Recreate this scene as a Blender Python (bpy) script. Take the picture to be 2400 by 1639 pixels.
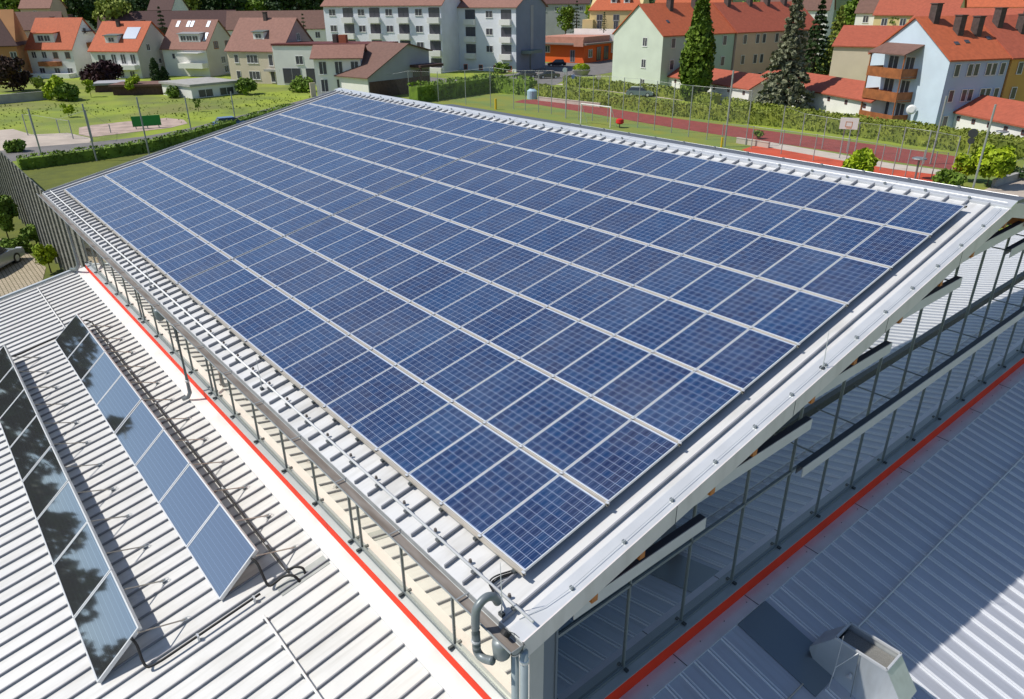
import bpy, bmesh, math, random
from mathutils import Vector, Matrix
random.seed(7)
R = math.radians
scene = bpy.context.scene
for o in list(bpy.data.objects): bpy.data.objects.remove(o)

# ------------------------------------------------------------------ camera
CX, CY, CZ = 36.26505, -5.07222, 7.24385
FPX = 1692.186
CR = Vector((0.64196237, 0.76669193, -0.00823485))     # camera right
CD = Vector((0.3302864, -0.2862143, -0.89943997))      # camera down
CF = Vector((-0.6919503, 0.57468675, -0.43696673))     # camera forward
CAMP = Vector((CX, CY, CZ))
cd = bpy.data.cameras.new('camera'); cam = bpy.data.objects.new('camera', cd)
scene.collection.objects.link(cam); scene.camera = cam
cam.matrix_world = Matrix(((CR.x, -CD.x, -CF.x, CX), (CR.y, -CD.y, -CF.y, CY), (CR.z, -CD.z, -CF.z, CZ), (0, 0, 0, 1)))
cd.sensor_width = 36; cd.sensor_fit = 'HORIZONTAL'; cd.lens = 36 * FPX / 2400
cd.clip_start = 0.1; cd.clip_end = 3000
cd.dof.use_dof = True; cd.dof.focus_distance = 16.0; cd.dof.aperture_fstop = 4.5
scene.render.resolution_x = 1024; scene.render.resolution_y = 699

# ------------------------------------------------------------------ world, sun, exposure
SUN = Vector((-0.36, -0.4955, 0.79)).normalized()
elev = math.asin(SUN.z); azi = math.atan2(SUN.x, SUN.y)
w = bpy.data.worlds.new('World'); scene.world = w; w.use_nodes = True
nt = w.node_tree; nt.nodes.clear()
sky = nt.nodes.new('ShaderNodeTexSky'); sky.sky_type = 'NISHITA'; sky.sun_disc = False
sky.sun_elevation = elev; sky.sun_rotation = azi % (2 * math.pi); sky.altitude = 300; sky.air_density = 1.0; sky.dust_density = 0.6; sky.ozone_density = 2.0
bg = nt.nodes.new('ShaderNodeBackground'); bg.inputs[1].default_value = 0.102
wo = nt.nodes.new('ShaderNodeOutputWorld')
nt.links.new(sky.outputs[0], bg.inputs[0]); nt.links.new(bg.outputs[0], wo.inputs[0])
sl = bpy.data.lights.new('sun', 'SUN'); sl.energy = 4.1; sl.angle = R(0.53); sl.color = (1.0, 0.945, 0.855)
so = bpy.data.objects.new('sun', sl); scene.collection.objects.link(so)
so.rotation_mode = 'QUATERNION'; so.rotation_quaternion = SUN.to_track_quat('Z', 'Y')
scene.view_settings.view_transform = 'Standard'; scene.view_settings.look = 'None'
scene.view_settings.exposure = 0.10; scene.view_settings.gamma = 1.0

# ------------------------------------------------------------------ pixel -> real place (photo pixels, 2400 wide)
def ray(px, py):
    return (CR * ((px - 1200) / FPX) + CD * ((py - 819.5) / FPX) + CF)
GZ = -7.0
def G(px, py, z=GZ):
    r = ray(px, py); k = (z - CZ) / r.z
    return CAMP + r * k
def hgt(base, py):
    """height above base at which the vertical over base reaches image row py"""
    # solve for z: row of (bx,by,z) == py
    d = Vector((base[0], base[1], 0)) - Vector((CX, CY, CZ))
    q = (py - 819.5) / FPX
    # (d+z*Z).CD = q*(d+z*Z).CF
    z = (q * d.dot(CF) - d.dot(CD)) / (CD.z - q * CF.z)
    return z - base[2]
TAN = 0.21514; TH = 0.21188; CO = math.cos(TH); SI = math.sin(TH)
def roofz(y): return y * TAN - 0.194

# ------------------------------------------------------------------ materials
MATS = {}
def mat(name, col, rough=0.6, metal=0.0, var=0.0, scale=3.0, var2=None, spec=0.5, bump=0.0, bscale=40, coat=0.0, stretch=None, detail=6):
    if name in MATS: return MATS[name]
    m = bpy.data.materials.new(name); m.use_nodes = True; n = m.node_tree; b = n.nodes['Principled BSDF']
    b.inputs['Roughness'].default_value = rough; b.inputs['Metallic'].default_value = metal
    b.inputs['Specular IOR Level'].default_value = spec; b.inputs['Coat Weight'].default_value = coat
    b.inputs['Base Color'].default_value = (*col, 1)
    m.diffuse_color = (*col, 1)
    if var > 0 or bump > 0:
        tc = n.nodes.new('ShaderNodeTexCoord'); mp = n.nodes.new('ShaderNodeMapping')
        n.links.new(tc.outputs['Object'], mp.inputs[0])
        if stretch: mp.inputs['Scale'].default_value = stretch
    if var > 0:
        nz = n.nodes.new('ShaderNodeTexNoise'); nz.inputs['Scale'].default_value = scale; nz.inputs['Detail'].default_value = detail
        n.links.new(mp.outputs[0], nz.inputs[0])
        cr = n.nodes.new('ShaderNodeValToRGB')
        c2 = var2 if var2 else tuple(c * (1 - var) for c in col)
        c1 = col if var2 else tuple(min(1, c * (1 + var)) for c in col)
        cr.color_ramp.elements[0].position = 0.35; cr.color_ramp.elements[0].color = (*c2, 1)
        cr.color_ramp.elements[1].position = 0.65; cr.color_ramp.elements[1].color = (*c1, 1)
        n.links.new(nz.outputs[0], cr.inputs[0]); n.links.new(cr.outputs[0], b.inputs['Base Color'])
    if bump > 0:
        n2 = n.nodes.new('ShaderNodeTexNoise'); n2.inputs['Scale'].default_value = bscale; n2.inputs['Detail'].default_value = 4
        n.links.new(mp.outputs[0], n2.inputs[0])
        bp = n.nodes.new('ShaderNodeBump'); bp.inputs['Strength'].default_value = bump; bp.inputs['Distance'].default_value = 0.05
        n.links.new(n2.outputs[0], bp.inputs['Height']); n.links.new(bp.outputs[0], b.inputs['Normal'])
    MATS[name] = m; return m

def add_mix(m, scale, col, lo, hi, stretch=(1, 1, 1), amount=1.0):
    """second noise layer (stains, dirt) over a material's colour"""
    n = m.node_tree; b = n.nodes['Principled BSDF']
    tc = n.nodes.new('ShaderNodeTexCoord'); mp = n.nodes.new('ShaderNodeMapping'); mp.inputs['Scale'].default_value = stretch
    n.links.new(tc.outputs['Object'], mp.inputs[0])
    nz = n.nodes.new('ShaderNodeTexNoise'); nz.inputs['Scale'].default_value = scale; nz.inputs['Detail'].default_value = 8; n.links.new(mp.outputs[0], nz.inputs[0])
    mr = n.nodes.new('ShaderNodeMapRange'); mr.inputs[1].default_value = lo; mr.inputs[2].default_value = hi; mr.inputs[4].default_value = amount
    n.links.new(nz.outputs[0], mr.inputs[0])
    mx = n.nodes.new('ShaderNodeMix'); mx.data_type = 'RGBA'
    n.links.new(mr.outputs[0], mx.inputs[0])
    l = b.inputs['Base Color'].links
    if l: n.links.new(l[0].from_socket, mx.inputs[6])
    else: mx.inputs[6].default_value = b.inputs['Base Color'].default_value
    mx.inputs[7].default_value = (*col, 1)
    n.links.new(mx.outputs[2], b.inputs['Base Color'])

M_hroof = mat('hall_roof_aluminium', (0.64, 0.645, 0.65), 0.48, 0.05, 0.035, 0.9, bump=0.05, bscale=1.3)
add_mix(M_hroof, 2.2, (0.40, 0.39, 0.36), 0.52, 0.75, (1.0, 0.35, 1), 0.6)
M_roof = mat('sheet_metal_roof', (0.64, 0.64, 0.63), 0.5, 0.05, 0.035, 0.9, bump=0.05, bscale=1.3)
add_mix(M_roof, 2.2, (0.46, 0.45, 0.42), 0.55, 0.8, (1.0, 0.35, 1), 0.5)
M_seam = mat('seam_grey', (0.27, 0.28, 0.31), 0.5, 0.1, 0.08, 3)
M_alu = mat('aluminium_trim', (0.66, 0.68, 0.70), 0.35, 0.35, 0.05, 2.0)
M_flash = mat('pale_flashing', (0.76, 0.76, 0.75), 0.6, 0.0, 0.03, 1.2)
M_fascia = mat('fascia_grey', (0.70, 0.65, 0.64), 0.5, 0.1, 0.04, 1.0)
M_red = mat('red_stripe_paint', (0.80, 0.045, 0.014), 0.6, 0.0, 0.05, 2.0, spec=0.15)
M_sill = mat('sill_grey', (0.42, 0.44, 0.44), 0.4, 0.3, 0.04, 2.0)
M_dark = mat('dark_metal', (0.06, 0.07, 0.075), 0.45, 0.3)
M_mull = mat('mullion_grey', (0.22, 0.25, 0.26), 0.4, 0.3)
M_black = mat('black_rubber', (0.014, 0.014, 0.015), 0.6)
M_rail = mat('mounting_rail_aluminium', (0.50, 0.46, 0.40), 0.4, 0.4, 0.08, 6, stretch=(0.3, 1, 1))
M_frame = mat('panel_frame', (0.72, 0.73, 0.74), 0.35, 0.3)
M_pipe = mat('grey_pipe', (0.19, 0.22, 0.235), 0.4, 0.2, 0.08, 3)
M_pipe_l = mat('light_grey_pipe', (0.33, 0.38, 0.40), 0.4, 0.3, 0.06, 3)
M_gut = mat('gutter_dirt', (0.15, 0.125, 0.105), 0.75, 0.0, 0.3, 2.5, (0.24, 0.215, 0.195), stretch=(0.5, 3, 1))
M_gutm = mat('gutter_metal', (0.36, 0.38, 0.38), 0.45, 0.4, 0.1, 3)
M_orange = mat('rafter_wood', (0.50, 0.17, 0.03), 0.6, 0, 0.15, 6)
M_conc = mat('concrete', (0.36, 0.35, 0.33), 0.85, 0, 0.1, 1.2)
M_galv = mat('galvanised_hood', (0.60, 0.64, 0.67), 0.3, 0.45, 0.06, 1.5)
M_mesh = mat('hood_mesh', (0.20, 0.20, 0.19), 0.7, 0.1, 0.2, 60)
M_colg = None

def glass_mat(name, col, metal=0.85, rough=0.012):
    m = mat(name, col, rough, metal)
    n = m.node_tree; b = n.nodes['Principled BSDF']
    tc = n.nodes.new('ShaderNodeTexCoord'); nz = n.nodes.new('ShaderNodeTexNoise'); nz.inputs['Scale'].default_value = 0.55; nz.inputs['Detail'].default_value = 1
    n.links.new(tc.outputs['Object'], nz.inputs[0])
    bp = n.nodes.new('ShaderNodeBump'); bp.inputs['Strength'].default_value = 0.06; bp.inputs['Distance'].default_value = 0.05
    n.links.new(nz.outputs[0], bp.inputs['Height']); n.links.new(bp.outputs[0], b.inputs['Normal'])
    return m
M_glassL = glass_mat('facade_glass_side', (0.76, 0.73, 0.63), 0.9)
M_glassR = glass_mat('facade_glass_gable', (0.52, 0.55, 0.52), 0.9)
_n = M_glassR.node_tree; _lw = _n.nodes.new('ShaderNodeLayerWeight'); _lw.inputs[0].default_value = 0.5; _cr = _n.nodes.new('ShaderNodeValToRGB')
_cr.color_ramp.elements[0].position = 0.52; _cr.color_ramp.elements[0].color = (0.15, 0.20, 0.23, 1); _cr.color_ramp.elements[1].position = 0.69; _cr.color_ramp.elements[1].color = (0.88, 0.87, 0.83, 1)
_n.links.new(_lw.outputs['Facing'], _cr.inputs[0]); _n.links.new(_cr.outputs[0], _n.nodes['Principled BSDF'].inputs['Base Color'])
M_wing = mat('window_glass', (0.03, 0.035, 0.045), 0.08, 0.0, spec=1.0)
M_winf = mat('window_frame_white', (0.72, 0.72, 0.70), 0.5)

M_rib = mat('rib_bright', (0.80, 0.82, 0.86), 0.4, 0.1)
M_roofR = mat('ribbed_roof_metal', (0.49, 0.51, 0.57), 0.42, 0.25, 0.03, 0.9, bump=0.04, bscale=1.0)
add_mix(M_roofR, 1.5, (0.42, 0.42, 0.43), 0.55, 0.8, (0.3, 1, 1), 0.5)

# streaky grime running down the annex roof and rust-free water marks
for _m, _st in ((M_roof, (5.0, 0.25, 1)), (M_hroof, (6.0, 0.3, 1)), (M_roofR, (0.3, 5.0, 1)), (M_red, (0.6, 1, 1)), (M_fascia, (1, 2.5, 0.6)), (M_flash, (0.8, 1, 1)), (M_galv, (3, 3, 0.5))):
    c0 = _m.diffuse_color
    add_mix(_m, 1.6, (c0[0] * .72, c0[1] * .71, c0[2] * .68), 0.50, 0.78, _st, 0.55)

def pv_material():
    m = bpy.data.materials.new('polycrystalline_cells'); m.use_nodes = True; n = m.node_tree; L = n.links; b = n.nodes['Principled BSDF']
    N = n.nodes.new
    tc = N('ShaderNodeTexCoord'); sp = N('ShaderNodeSeparateXYZ'); L.new(tc.outputs['Object'], sp.inputs[0])
    def math_(op, a, bb=None, c=None):
        k = N('ShaderNodeMath'); k.operation = op
        for i, v in enumerate((a, bb, c)):
            if v is None: continue
            if isinstance(v, (int, float)): k.inputs[i].default_value = v
            else: L.new(v, k.inputs[i])
        return k.outputs[0]
    P = 0.1595
    u = math_('DIVIDE', math_('ADD', sp.outputs[0], 0.0), P)      # local x from 0..6
    v = math_('DIVIDE', math_('ADD', sp.outputs[1], 0.0), P)      # local y from 0..10
    fu = math_('FRACT', u); fv = math_('FRACT', v)
    def line(f, c, hw):
        return math_('LESS_THAN', math_('ABSOLUTE', math_('SUBTRACT', f, c)), hw)
    g1 = math_('GREATER_THAN', math_('ABSOLUTE', math_('SUBTRACT', fu, 0.5)), 0.485)
    g2 = math_('GREATER_THAN', math_('ABSOLUTE', math_('SUBTRACT', fv, 0.5)), 0.485)
    bus = math_('MAXIMUM', line(fu, 0.25, 0.019), line(fu, 0.75, 0.019))
    # outside of cell field
    out = math_('MAXIMUM', math_('GREATER_THAN', math_('ABSOLUTE', math_('SUBTRACT', u, 3)), 3.0), math_('GREATER_THAN', math_('ABSOLUTE', math_('SUBTRACT', v, 5)), 5.0))
    grid = math_('MAXIMUM', math_('MAXIMUM', g1, g2), out)
    # cell random
    cu = math_('FLOOR', u); cv = math_('FLOOR', v)
    oi = N('ShaderNodeObjectInfo')
    cb = N('ShaderNodeCombineXYZ'); L.new(cu, cb.inputs[0]); L.new(cv, cb.inputs[1]); L.new(math_('MULTIPLY', oi.outputs['Random'], 97.0), cb.inputs[2])
    wn = N('ShaderNodeTexWhiteNoise'); wn.noise_dimensions = '3D'; L.new(cb.outputs[0], wn.inputs[0])
    nz = N('ShaderNodeTexNoise'); nz.inputs['Scale'].default_value = 55; nz.inputs['Detail'].default_value = 2; nz.noise_dimensions = '3D'
    cb2 = N('ShaderNodeVectorMath'); cb2.operation = 'ADD'; L.new(tc.outputs['Object'], cb2.inputs[0]); L.new(cb.outputs[0], cb2.inputs[1]); L.new(cb2.outputs[0], nz.inputs[0])
    r = math_('ADD', math_('MULTIPLY', wn.outputs[0], 0.42), math_('MULTIPLY', nz.outputs[0], 0.50))
    r = math_('ADD', r, math_('MULTIPLY', math_('SUBTRACT', oi.outputs['Random'], 0.5), 0.30))
    cr = N('ShaderNodeValToRGB'); e = cr.color_ramp.elements
    e[0].position = 0.08; e[0].color = (0.014, 0.019, 0.066, 1)
    e[1].position = 0.95; e[1].color = (0.009, 0.052, 0.155, 1)
    k = cr.color_ramp.elements.new(0.45); k.color = (0.009, 0.030, 0.104, 1)
    L.new(r, cr.inputs[0])
    mx = N('ShaderNodeMix'); mx.data_type = 'RGBA'; L.new(bus, mx.inputs[0]); L.new(cr.outputs[0], mx.inputs[6]); mx.inputs[7].default_value = (0.12, 0.165, 0.29, 1)
    mx2 = N('ShaderNodeMix'); mx2.data_type = 'RGBA'; L.new(grid, mx2.inputs[0]); L.new(mx.outputs[2], mx2.inputs[6]); mx2.inputs[7].default_value = (0.42, 0.49, 0.64, 1)
    # dust film and a few droppings, in world position so that it runs across modules
    ge = N('ShaderNodeNewGeometry'); d1 = N('ShaderNodeTexNoise'); d1.inputs['Scale'].default_value = 0.55; d1.inputs['Detail'].default_value = 9; d1.inputs['Roughness'].default_value = 0.65; L.new(ge.outputs['Position'], d1.inputs[0])
    dm = N('ShaderNodeMapRange'); dm.inputs[1].default_value = 0.42; dm.inputs[2].default_value = 0.78; dm.inputs[4].default_value = 0.16; L.new(d1.outputs[0], dm.inputs[0])
    d2 = N('ShaderNodeTexVoronoi'); d2.inputs['Scale'].default_value = 1.1; L.new(ge.outputs['Position'], d2.inputs[0])
    dd_ = math_('MULTIPLY', math_('LESS_THAN', d2.outputs['Distance'], 0.035), 0.7)
    mx3 = N('ShaderNodeMix'); mx3.data_type = 'RGBA'; L.new(math_('MAXIMUM', dm.outputs[0], dd_), mx3.inputs[0]); L.new(mx2.outputs[2], mx3.inputs[6]); mx3.inputs[7].default_value = (0.26, 0.29, 0.34, 1)
    L.new(mx3.outputs[2], b.inputs['Base Color'])
    b.inputs['Roughness'].default_value = 0.2; b.inputs['Specular IOR Level'].default_value = 0.75
    b.inputs['Sheen Weight'].default_value = 0.20; b.inputs['Sheen Roughness'].default_value = 0.45; b.inputs['Sheen Tint'].default_value = (0.75, 0.85, 1, 1)
    return m
M_pv = pv_material()

def collector_material():
    m = bpy.data.materials.new('collector_glass'); m.use_nodes = True; n = m.node_tree; L = n.links; b = n.nodes['Principled BSDF']; N = n.nodes.new
    tc = N('ShaderNodeTexCoord'); sp = N('ShaderNodeSeparateXYZ'); L.new(tc.outputs['Object'], sp.inputs[0])
    f = N('ShaderNodeMath'); f.operation = 'FRACT'
    d = N('ShaderNodeMath'); d.operation = 'DIVIDE'; d.inputs[1].default_value = 0.12; L.new(sp.outputs[1], d.inputs[0]); L.new(d.outputs[0], f.inputs[0])
    g = N('ShaderNodeMath'); g.operation = 'LESS_THAN'; g.inputs[1].default_value = 0.07; L.new(f.outputs[0], g.inputs[0])
    mx = N('ShaderNodeMix'); mx.data_type = 'RGBA'; L.new(g.outputs[0], mx.inputs[0]); mx.inputs[6].default_value = (0.40, 0.42, 0.46, 1); mx.inputs[7].default_value = (0.52, 0.55, 0.60, 1)
    L.new(mx.outputs[2], b.inputs['Base Color']); b.inputs['Roughness'].default_value = 0.035; b.inputs['Metallic'].default_value = 0.93
    return m
M_colg = collector_material()

# ------------------------------------------------------------------ mesh helpers
def V3(*a): return Vector(a)
class MB:
    def __init__(s): s.v = []; s.f = []; s.m = []; s.cur = 0
    def quad(s, *pts):
        i = len(s.v); s.v += [tuple(p) for p in pts]; s.f.append(tuple(range(i, i + len(pts)))); s.m.append(s.cur); return s
    def hexa(s, p):   # 8 points: bottom 0-3 ccw, top 4-7
        i = len(s.v); s.v += [tuple(q) for q in p]
        for f in ((0, 3, 2, 1), (4, 5, 6, 7), (0, 1, 5, 4), (1, 2, 6, 5), (2, 3, 7, 6), (3, 0, 4, 7)):
            s.f.append(tuple(i + k for k in f)); s.m.append(s.cur)
        return s
    def box(s, x0, x1, y0, y1, z0, z1):
        return s.hexa([(x0, y0, z0), (x1, y0, z0), (x1, y1, z0), (x0, y1, z0), (x0, y0, z1), (x1, y0, z1), (x1, y1, z1), (x0, y1, z1)])
    def beam(s, a, b, w, h, up=Vector((0, 0, 1))):
        a = Vector(a); b = Vector(b); d = (b - a).normalized(); sd = d.cross(up)
        if sd.length < 1e-4: sd = Vector((1, 0, 0))
        sd.normalize(); u = sd.cross(d).normalized()
        sd = sd * w / 2; u = u * h / 2
        return s.hexa([a - sd - u, b - sd - u, b + sd - u, a + sd - u, a - sd + u, b - sd + u, b + sd + u, a + sd + u])
    def tube(s, pts, r, n=10, caps=True):
        pts = [Vector(p) for p in pts]; rings = []; ref = None
        for k, p in enumerate(pts):
            if k == 0: d = pts[1] - pts[0]
            elif k == len(pts) - 1: d = pts[-1] - pts[-2]
            else: d = (pts[k] - pts[k - 1]).normalized() + (pts[k + 1] - pts[k]).normalized()
            d.normalize()
            if ref is None: ref = Vector((0, 0, 1)) if abs(d.z) < 0.9 else Vector((1, 0, 0))
            a = d.cross(ref).normalized(); b = d.cross(a).normalized(); ref = -b if False else ref
            rr = r[k] if isinstance(r, (list, tuple)) else r
            i = len(s.v)
            for j in range(n):
                t = 2 * math.pi * j / n; s.v.append(tuple(p + a * math.cos(t) * rr + b * math.sin(t) * rr))
            rings.append(i)
        for q in range(len(rings) - 1):
            for j in range(n):
                s.f.append((rings[q] + j, rings[q] + (j + 1) % n, rings[q + 1] + (j + 1) % n, rings[q + 1] + j)); s.m.append(s.cur)
        if caps:
            s.f.append(tuple(rings[0] + j for j in range(n))); s.m.append(s.cur)
            s.f.append(tuple(rings[-1] + j for j in reversed(range(n)))); s.m.append(s.cur)
        return s
    def prism(s, poly, vec):
        n = len(poly); i = len(s.v); vec = Vector(vec)
        s.v += [tuple(Vector(p)) for p in poly] + [tuple(Vector(p) + vec) for p in poly]
        s.f.append(tuple(range(i, i + n))); s.m.append(s.cur)
        s.f.append(tuple(range(i + 2 * n - 1, i + n - 1, -1))); s.m.append(s.cur)
        for k in range(n):
            s.f.append((i + k, i + (k + 1) % n, i + n + (k + 1) % n, i + n + k)); s.m.append(s.cur)
        return s
    def mesh(s, name, mats, recalc=True, smooth=False):
        me = bpy.data.meshes.new(name); me.from_pydata(s.v, [], s.f)
        if not isinstance(mats, (list, tuple)): mats = [mats]
        for m in mats: me.materials.append(m)
        if len(mats) > 1: me.polygons.foreach_set('material_index', s.m)
        if recalc:
            bm = bmesh.new(); bm.from_mesh(me); bmesh.ops.recalc_face_normals(bm, faces=bm.faces); bm.to_mesh(me); bm.free()
        if smooth:
            me.polygons.foreach_set('use_smooth', [True] * len(me.polygons))
        me.update(); return me
    def build(s, name, mats, parent=None, loc=None, recalc=True, smooth=False):
        o = bpy.data.objects.new(name, s.mesh(name, mats, recalc, smooth)); scene.collection.objects.link(o)
        if parent is not None: o.parent = parent
        if loc is not None: o.location = loc
        return o

def tag(o, label=None, cat=None, group=None, kind=None):
    if label: o['label'] = label
    if cat: o['category'] = cat
    if group: o['group'] = group
    if kind: o['kind'] = kind
    return o
def thing(name, label, cat, loc=(0, 0, 0), group=None, rotz=0):
    o = bpy.data.objects.new(name, None); scene.collection.objects.link(o); o.location = loc; o.rotation_euler = (0, 0, rotz); o.empty_display_size = 0.2
    return tag(o, label, cat, group)
def copy_obj(o, parent=None):
    c = o.copy(); scene.collection.objects.link(c)
    if parent is not None: c.parent = parent
    return c
def copy_tree(root, loc=None, label=None):
    r = copy_obj(root)
    if loc is not None: r.location = loc
    if label: r['label'] = label
    for ch in list(root.children):
        c = copy_obj(ch, r)
        for g in list(ch.children): copy_obj(g, c)
    return r
def placed(name, mesh, parent, M):
    o = bpy.data.objects.new(name, mesh); scene.collection.objects.link(o); o.parent = parent; o.matrix_local = M; return o
ONES = ['first', 'second', 'third', 'fourth', 'fifth', 'sixth', 'seventh', 'eighth', 'ninth', 'tenth', 'eleventh', 'twelfth', 'thirteenth', 'fourteenth', 'fifteenth', 'sixteenth', 'seventeenth', 'eighteenth', 'nineteenth', 'twentieth']
def ordw(n):
    if n <= 20: return ONES[n - 1]
    if n == 30: return 'thirtieth'
    if n < 30: return 'twenty-' + ONES[n - 21]
    if n == 40: return 'fortieth'
    return 'thirty-' + ONES[n - 31]

# ================================================================== GROUND
def sheet(name, pix, m, lift, kind='structure', cat=None):
    b = MB(); pts = [G(*p) for p in pix]; b.quad(*[(p.x, p.y, GZ + lift) for p in pts])
    o = b.build(name, m, recalc=False); o['kind'] = kind
    return o
M_grass = mat('grass_ground', (0.095, 0.13, 0.022), 0.95, 0, 0.0, 0.12, bump=0.2, bscale=3)
def grassy(name, c1, c2, s1=0.15, bump=0.5):
    m = mat(name, c1, 0.95, 0, 0.3, s1, c2, bump=bump, bscale=6, detail=10)
    return m
M_g1 = grassy('meadow_grass', (0.27, 0.34, 0.025), (0.15, 0.20, 0.03), 0.16)
add_mix(M_g1, 0.06, (0.17, 0.15, 0.06), 0.52, 0.72, amount=0.6)
M_g2 = grassy('lawn_grass', (0.125, 0.145, 0.014), (0.09, 0.11, 0.014), 0.8)
M_g3 = grassy('sports_lawn_grass', (0.15, 0.22, 0.05), (0.22, 0.23, 0.03), 0.3)
M_asph = mat('asphalt', (0.17, 0.16, 0.155), 0.9, 0, 0.12, 0.8)
M_sand = mat('sandy_paving', (0.46, 0.39, 0.33), 0.9, 0, 0.12, 0.5)
M_pink = mat('pale_gravel', (0.42, 0.32, 0.27), 0.95, 0, 0.2, 0.7)
M_track = mat('running_track_red', (0.24, 0.045, 0.038), 0.9, 0, 0.12, 1.2)
M_court = mat('court_red', (0.52, 0.075, 0.03), 0.85, 0, 0.12, 0.6)
M_path = mat('pale_path', (0.50, 0.44, 0.38), 0.9, 0, 0.08, 1.0)

g = MB(); g.quad((-1500, -600, GZ), (600, -600, GZ), (600, 1800, GZ), (-1500, 1800, GZ))
tag(g.build('ground', M_g1, recalc=False), kind='structure')
sheet('lawn', [(-200, 520), (0, 420), (60, 395), (260, 372), (480, 335), (640, 300), (760, 262), (900, 300), (700, 700), (100, 700)], M_g2, 0.01)
sheet('sports_lawn', [(830, 300), (860, 240), (960, 232), (1130, 222), (1250, 222), (1500, 262), (1800, 300), (2200, 355), (2420, 370), (2420, 460), (2300, 480), (1800, 430), (1300, 340)], M_g3, 0.012)
sheet('road', [(-60, 392), (40, 377), (180, 359), (330, 338), (450, 315), (560, 287), (700, 252), (790, 222), (790, 214), (690, 240), (560, 272), (440, 302), (340, 320), (210, 335), (65, 346), (-60, 362)], M_asph, 0.02)
sheet('pavement', [(-60, 362), (65, 346), (210, 335), (215, 325), (160, 312), (75, 316), (30, 303), (-60, 310)], M_sand, 0.022)
sheet('gravel_yard', [(185, 316), (215, 322), (300, 312), (400, 300), (440, 290), (430, 281), (390, 277), (300, 285), (215, 294), (185, 300)], M_pink, 0.024)
sheet('running_track', [(1203, 240), (1225, 234), (1260, 234), (1400, 250), (1512, 268), (1640, 286), (1800, 307), (1960, 328), (2110, 348), (2260, 370), (2262, 395), (2240, 400), (2090, 379), (1960, 357), (1800, 333), (1660, 313), (1500, 287), (1360, 262), (1260, 246)], M_track, 0.02)
sheet('path', [(1727, 322), (1800, 333), (1960, 361), (2090, 384), (2250, 405), (2240, 416), (2090, 397), (1960, 375), (1800, 346), (1727, 334)], M_path, 0.03)
sheet('sports_court', [(1738, 352), (1768, 342), (1800, 346), (1960, 375), (2090, 397), (2240, 416), (2250, 430), (2180, 450), (1990, 420), (1860, 395)], M_court, 0.03)
sheet('forecourt', [(2320, 440), (2360, 424), (2420, 412), (2460, 480), (2420, 520), (2250, 470)], M_sand, 0.02)
sheet('street', [(940, 176), (1090, 188), (1210, 172), (1262, 150), (1300, 146), (1360, 148), (1440, 138), (1446, 168), (1400, 176), (1340, 182), (1320, 190), (1300, 200), (1260, 200), (1180, 186), (1100, 194), (960, 208), (900, 200)], M_asph, 0.02)
sheet('footpath', [(1300, 198), (1330, 196), (1480, 216), (1680, 240), (1900, 262), (1900, 267), (1680, 246), (1480, 222), (1330, 202)], M_path, 0.026)
# paved car park beside the hall
M_pav = bpy.data.materials.new('grass_jointed_pavers'); M_pav.use_nodes = True
_n = M_pav.node_tree; _b = _n.nodes['Principled BSDF']; _tc = _n.nodes.new('ShaderNodeTexCoord'); _br = _n.nodes.new('ShaderNodeTexBrick')
_br.inputs['Scale'].default_value = 1.0; _br.inputs['Brick Width'].default_value = 0.34; _br.inputs['Row Height'].default_value = 0.2; _br.inputs['Mortar Size'].default_value = 0.018
_br.inputs['Color1'].default_value = (0.44, 0.37, 0.27, 1); _br.inputs['Color2'].default_value = (0.38, 0.32, 0.23, 1); _br.inputs['Mortar'].default_value = (0.10, 0.09, 0.04, 1)
_n.links.new(_tc.outputs['Object'], _br.inputs[0]); _n.links.new(_br.outputs[0], _b.inputs['Base Color']); _b.inputs['Roughness'].default_value = 0.9
sheet('car_park', [(-200, 600), (0, 560), (60, 590), (108, 628), (100, 660), (160, 690), (0, 800), (-200, 900)], M_pav, 0.03)

# ================================================================== SPORTS HALL
XE0, XE1, YE, YR = -1.60, 31.10, -0.634, 14.36
ZR_ = roofz(YR)
hall = thing('sports_hall', 'large gabled sports hall with solar panels on its standing seam roof and red stripe', 'building', (0, 0, 0))
YF = 2 * YR - YE
# roof sheet (both slopes) with standing seams
b = MB()
T = 0.10
b.prism([(XE0, YE, roofz(YE)), (XE1 - 0.02, YE, roofz(YE)), (XE1 - 0.02, YR, ZR_), (XE0, YR, ZR_)], (0, 0, -T))
b.prism([(XE0, YR, ZR_), (XE1 - 0.02, YR, ZR_), (XE1 - 0.02, YF, roofz(YE)), (XE0, YF, roofz(YE))], (0, 0, -T))
sx = 30.66; nS = 0
while sx > XE0 + 0.1:
    y1 = 14.06; b.cur = 1
    for (ya, yb, zf) in ((YE + 0.01, y1, lambda y: roofz(y)), (YF - 0.01, 2 * YR - y1, lambda y: roofz(2 * YR - y))):
        za, zb = zf(ya), zf(yb)
        b.hexa([(sx - 0.012, ya, za - 0.01), (sx + 0.012, ya, za - 0.01), (sx + 0.012, yb, zb - 0.01), (sx - 0.012, yb, zb - 0.01),
                (sx - 0.013, ya, za + 0.068), (sx + 0.013, ya, za + 0.068), (sx + 0.013, yb, zb + 0.068), (sx - 0.013, yb, zb + 0.068)])
    sx -= 0.4517
b.build('roof', [M_hroof, M_seam], hall)
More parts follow.
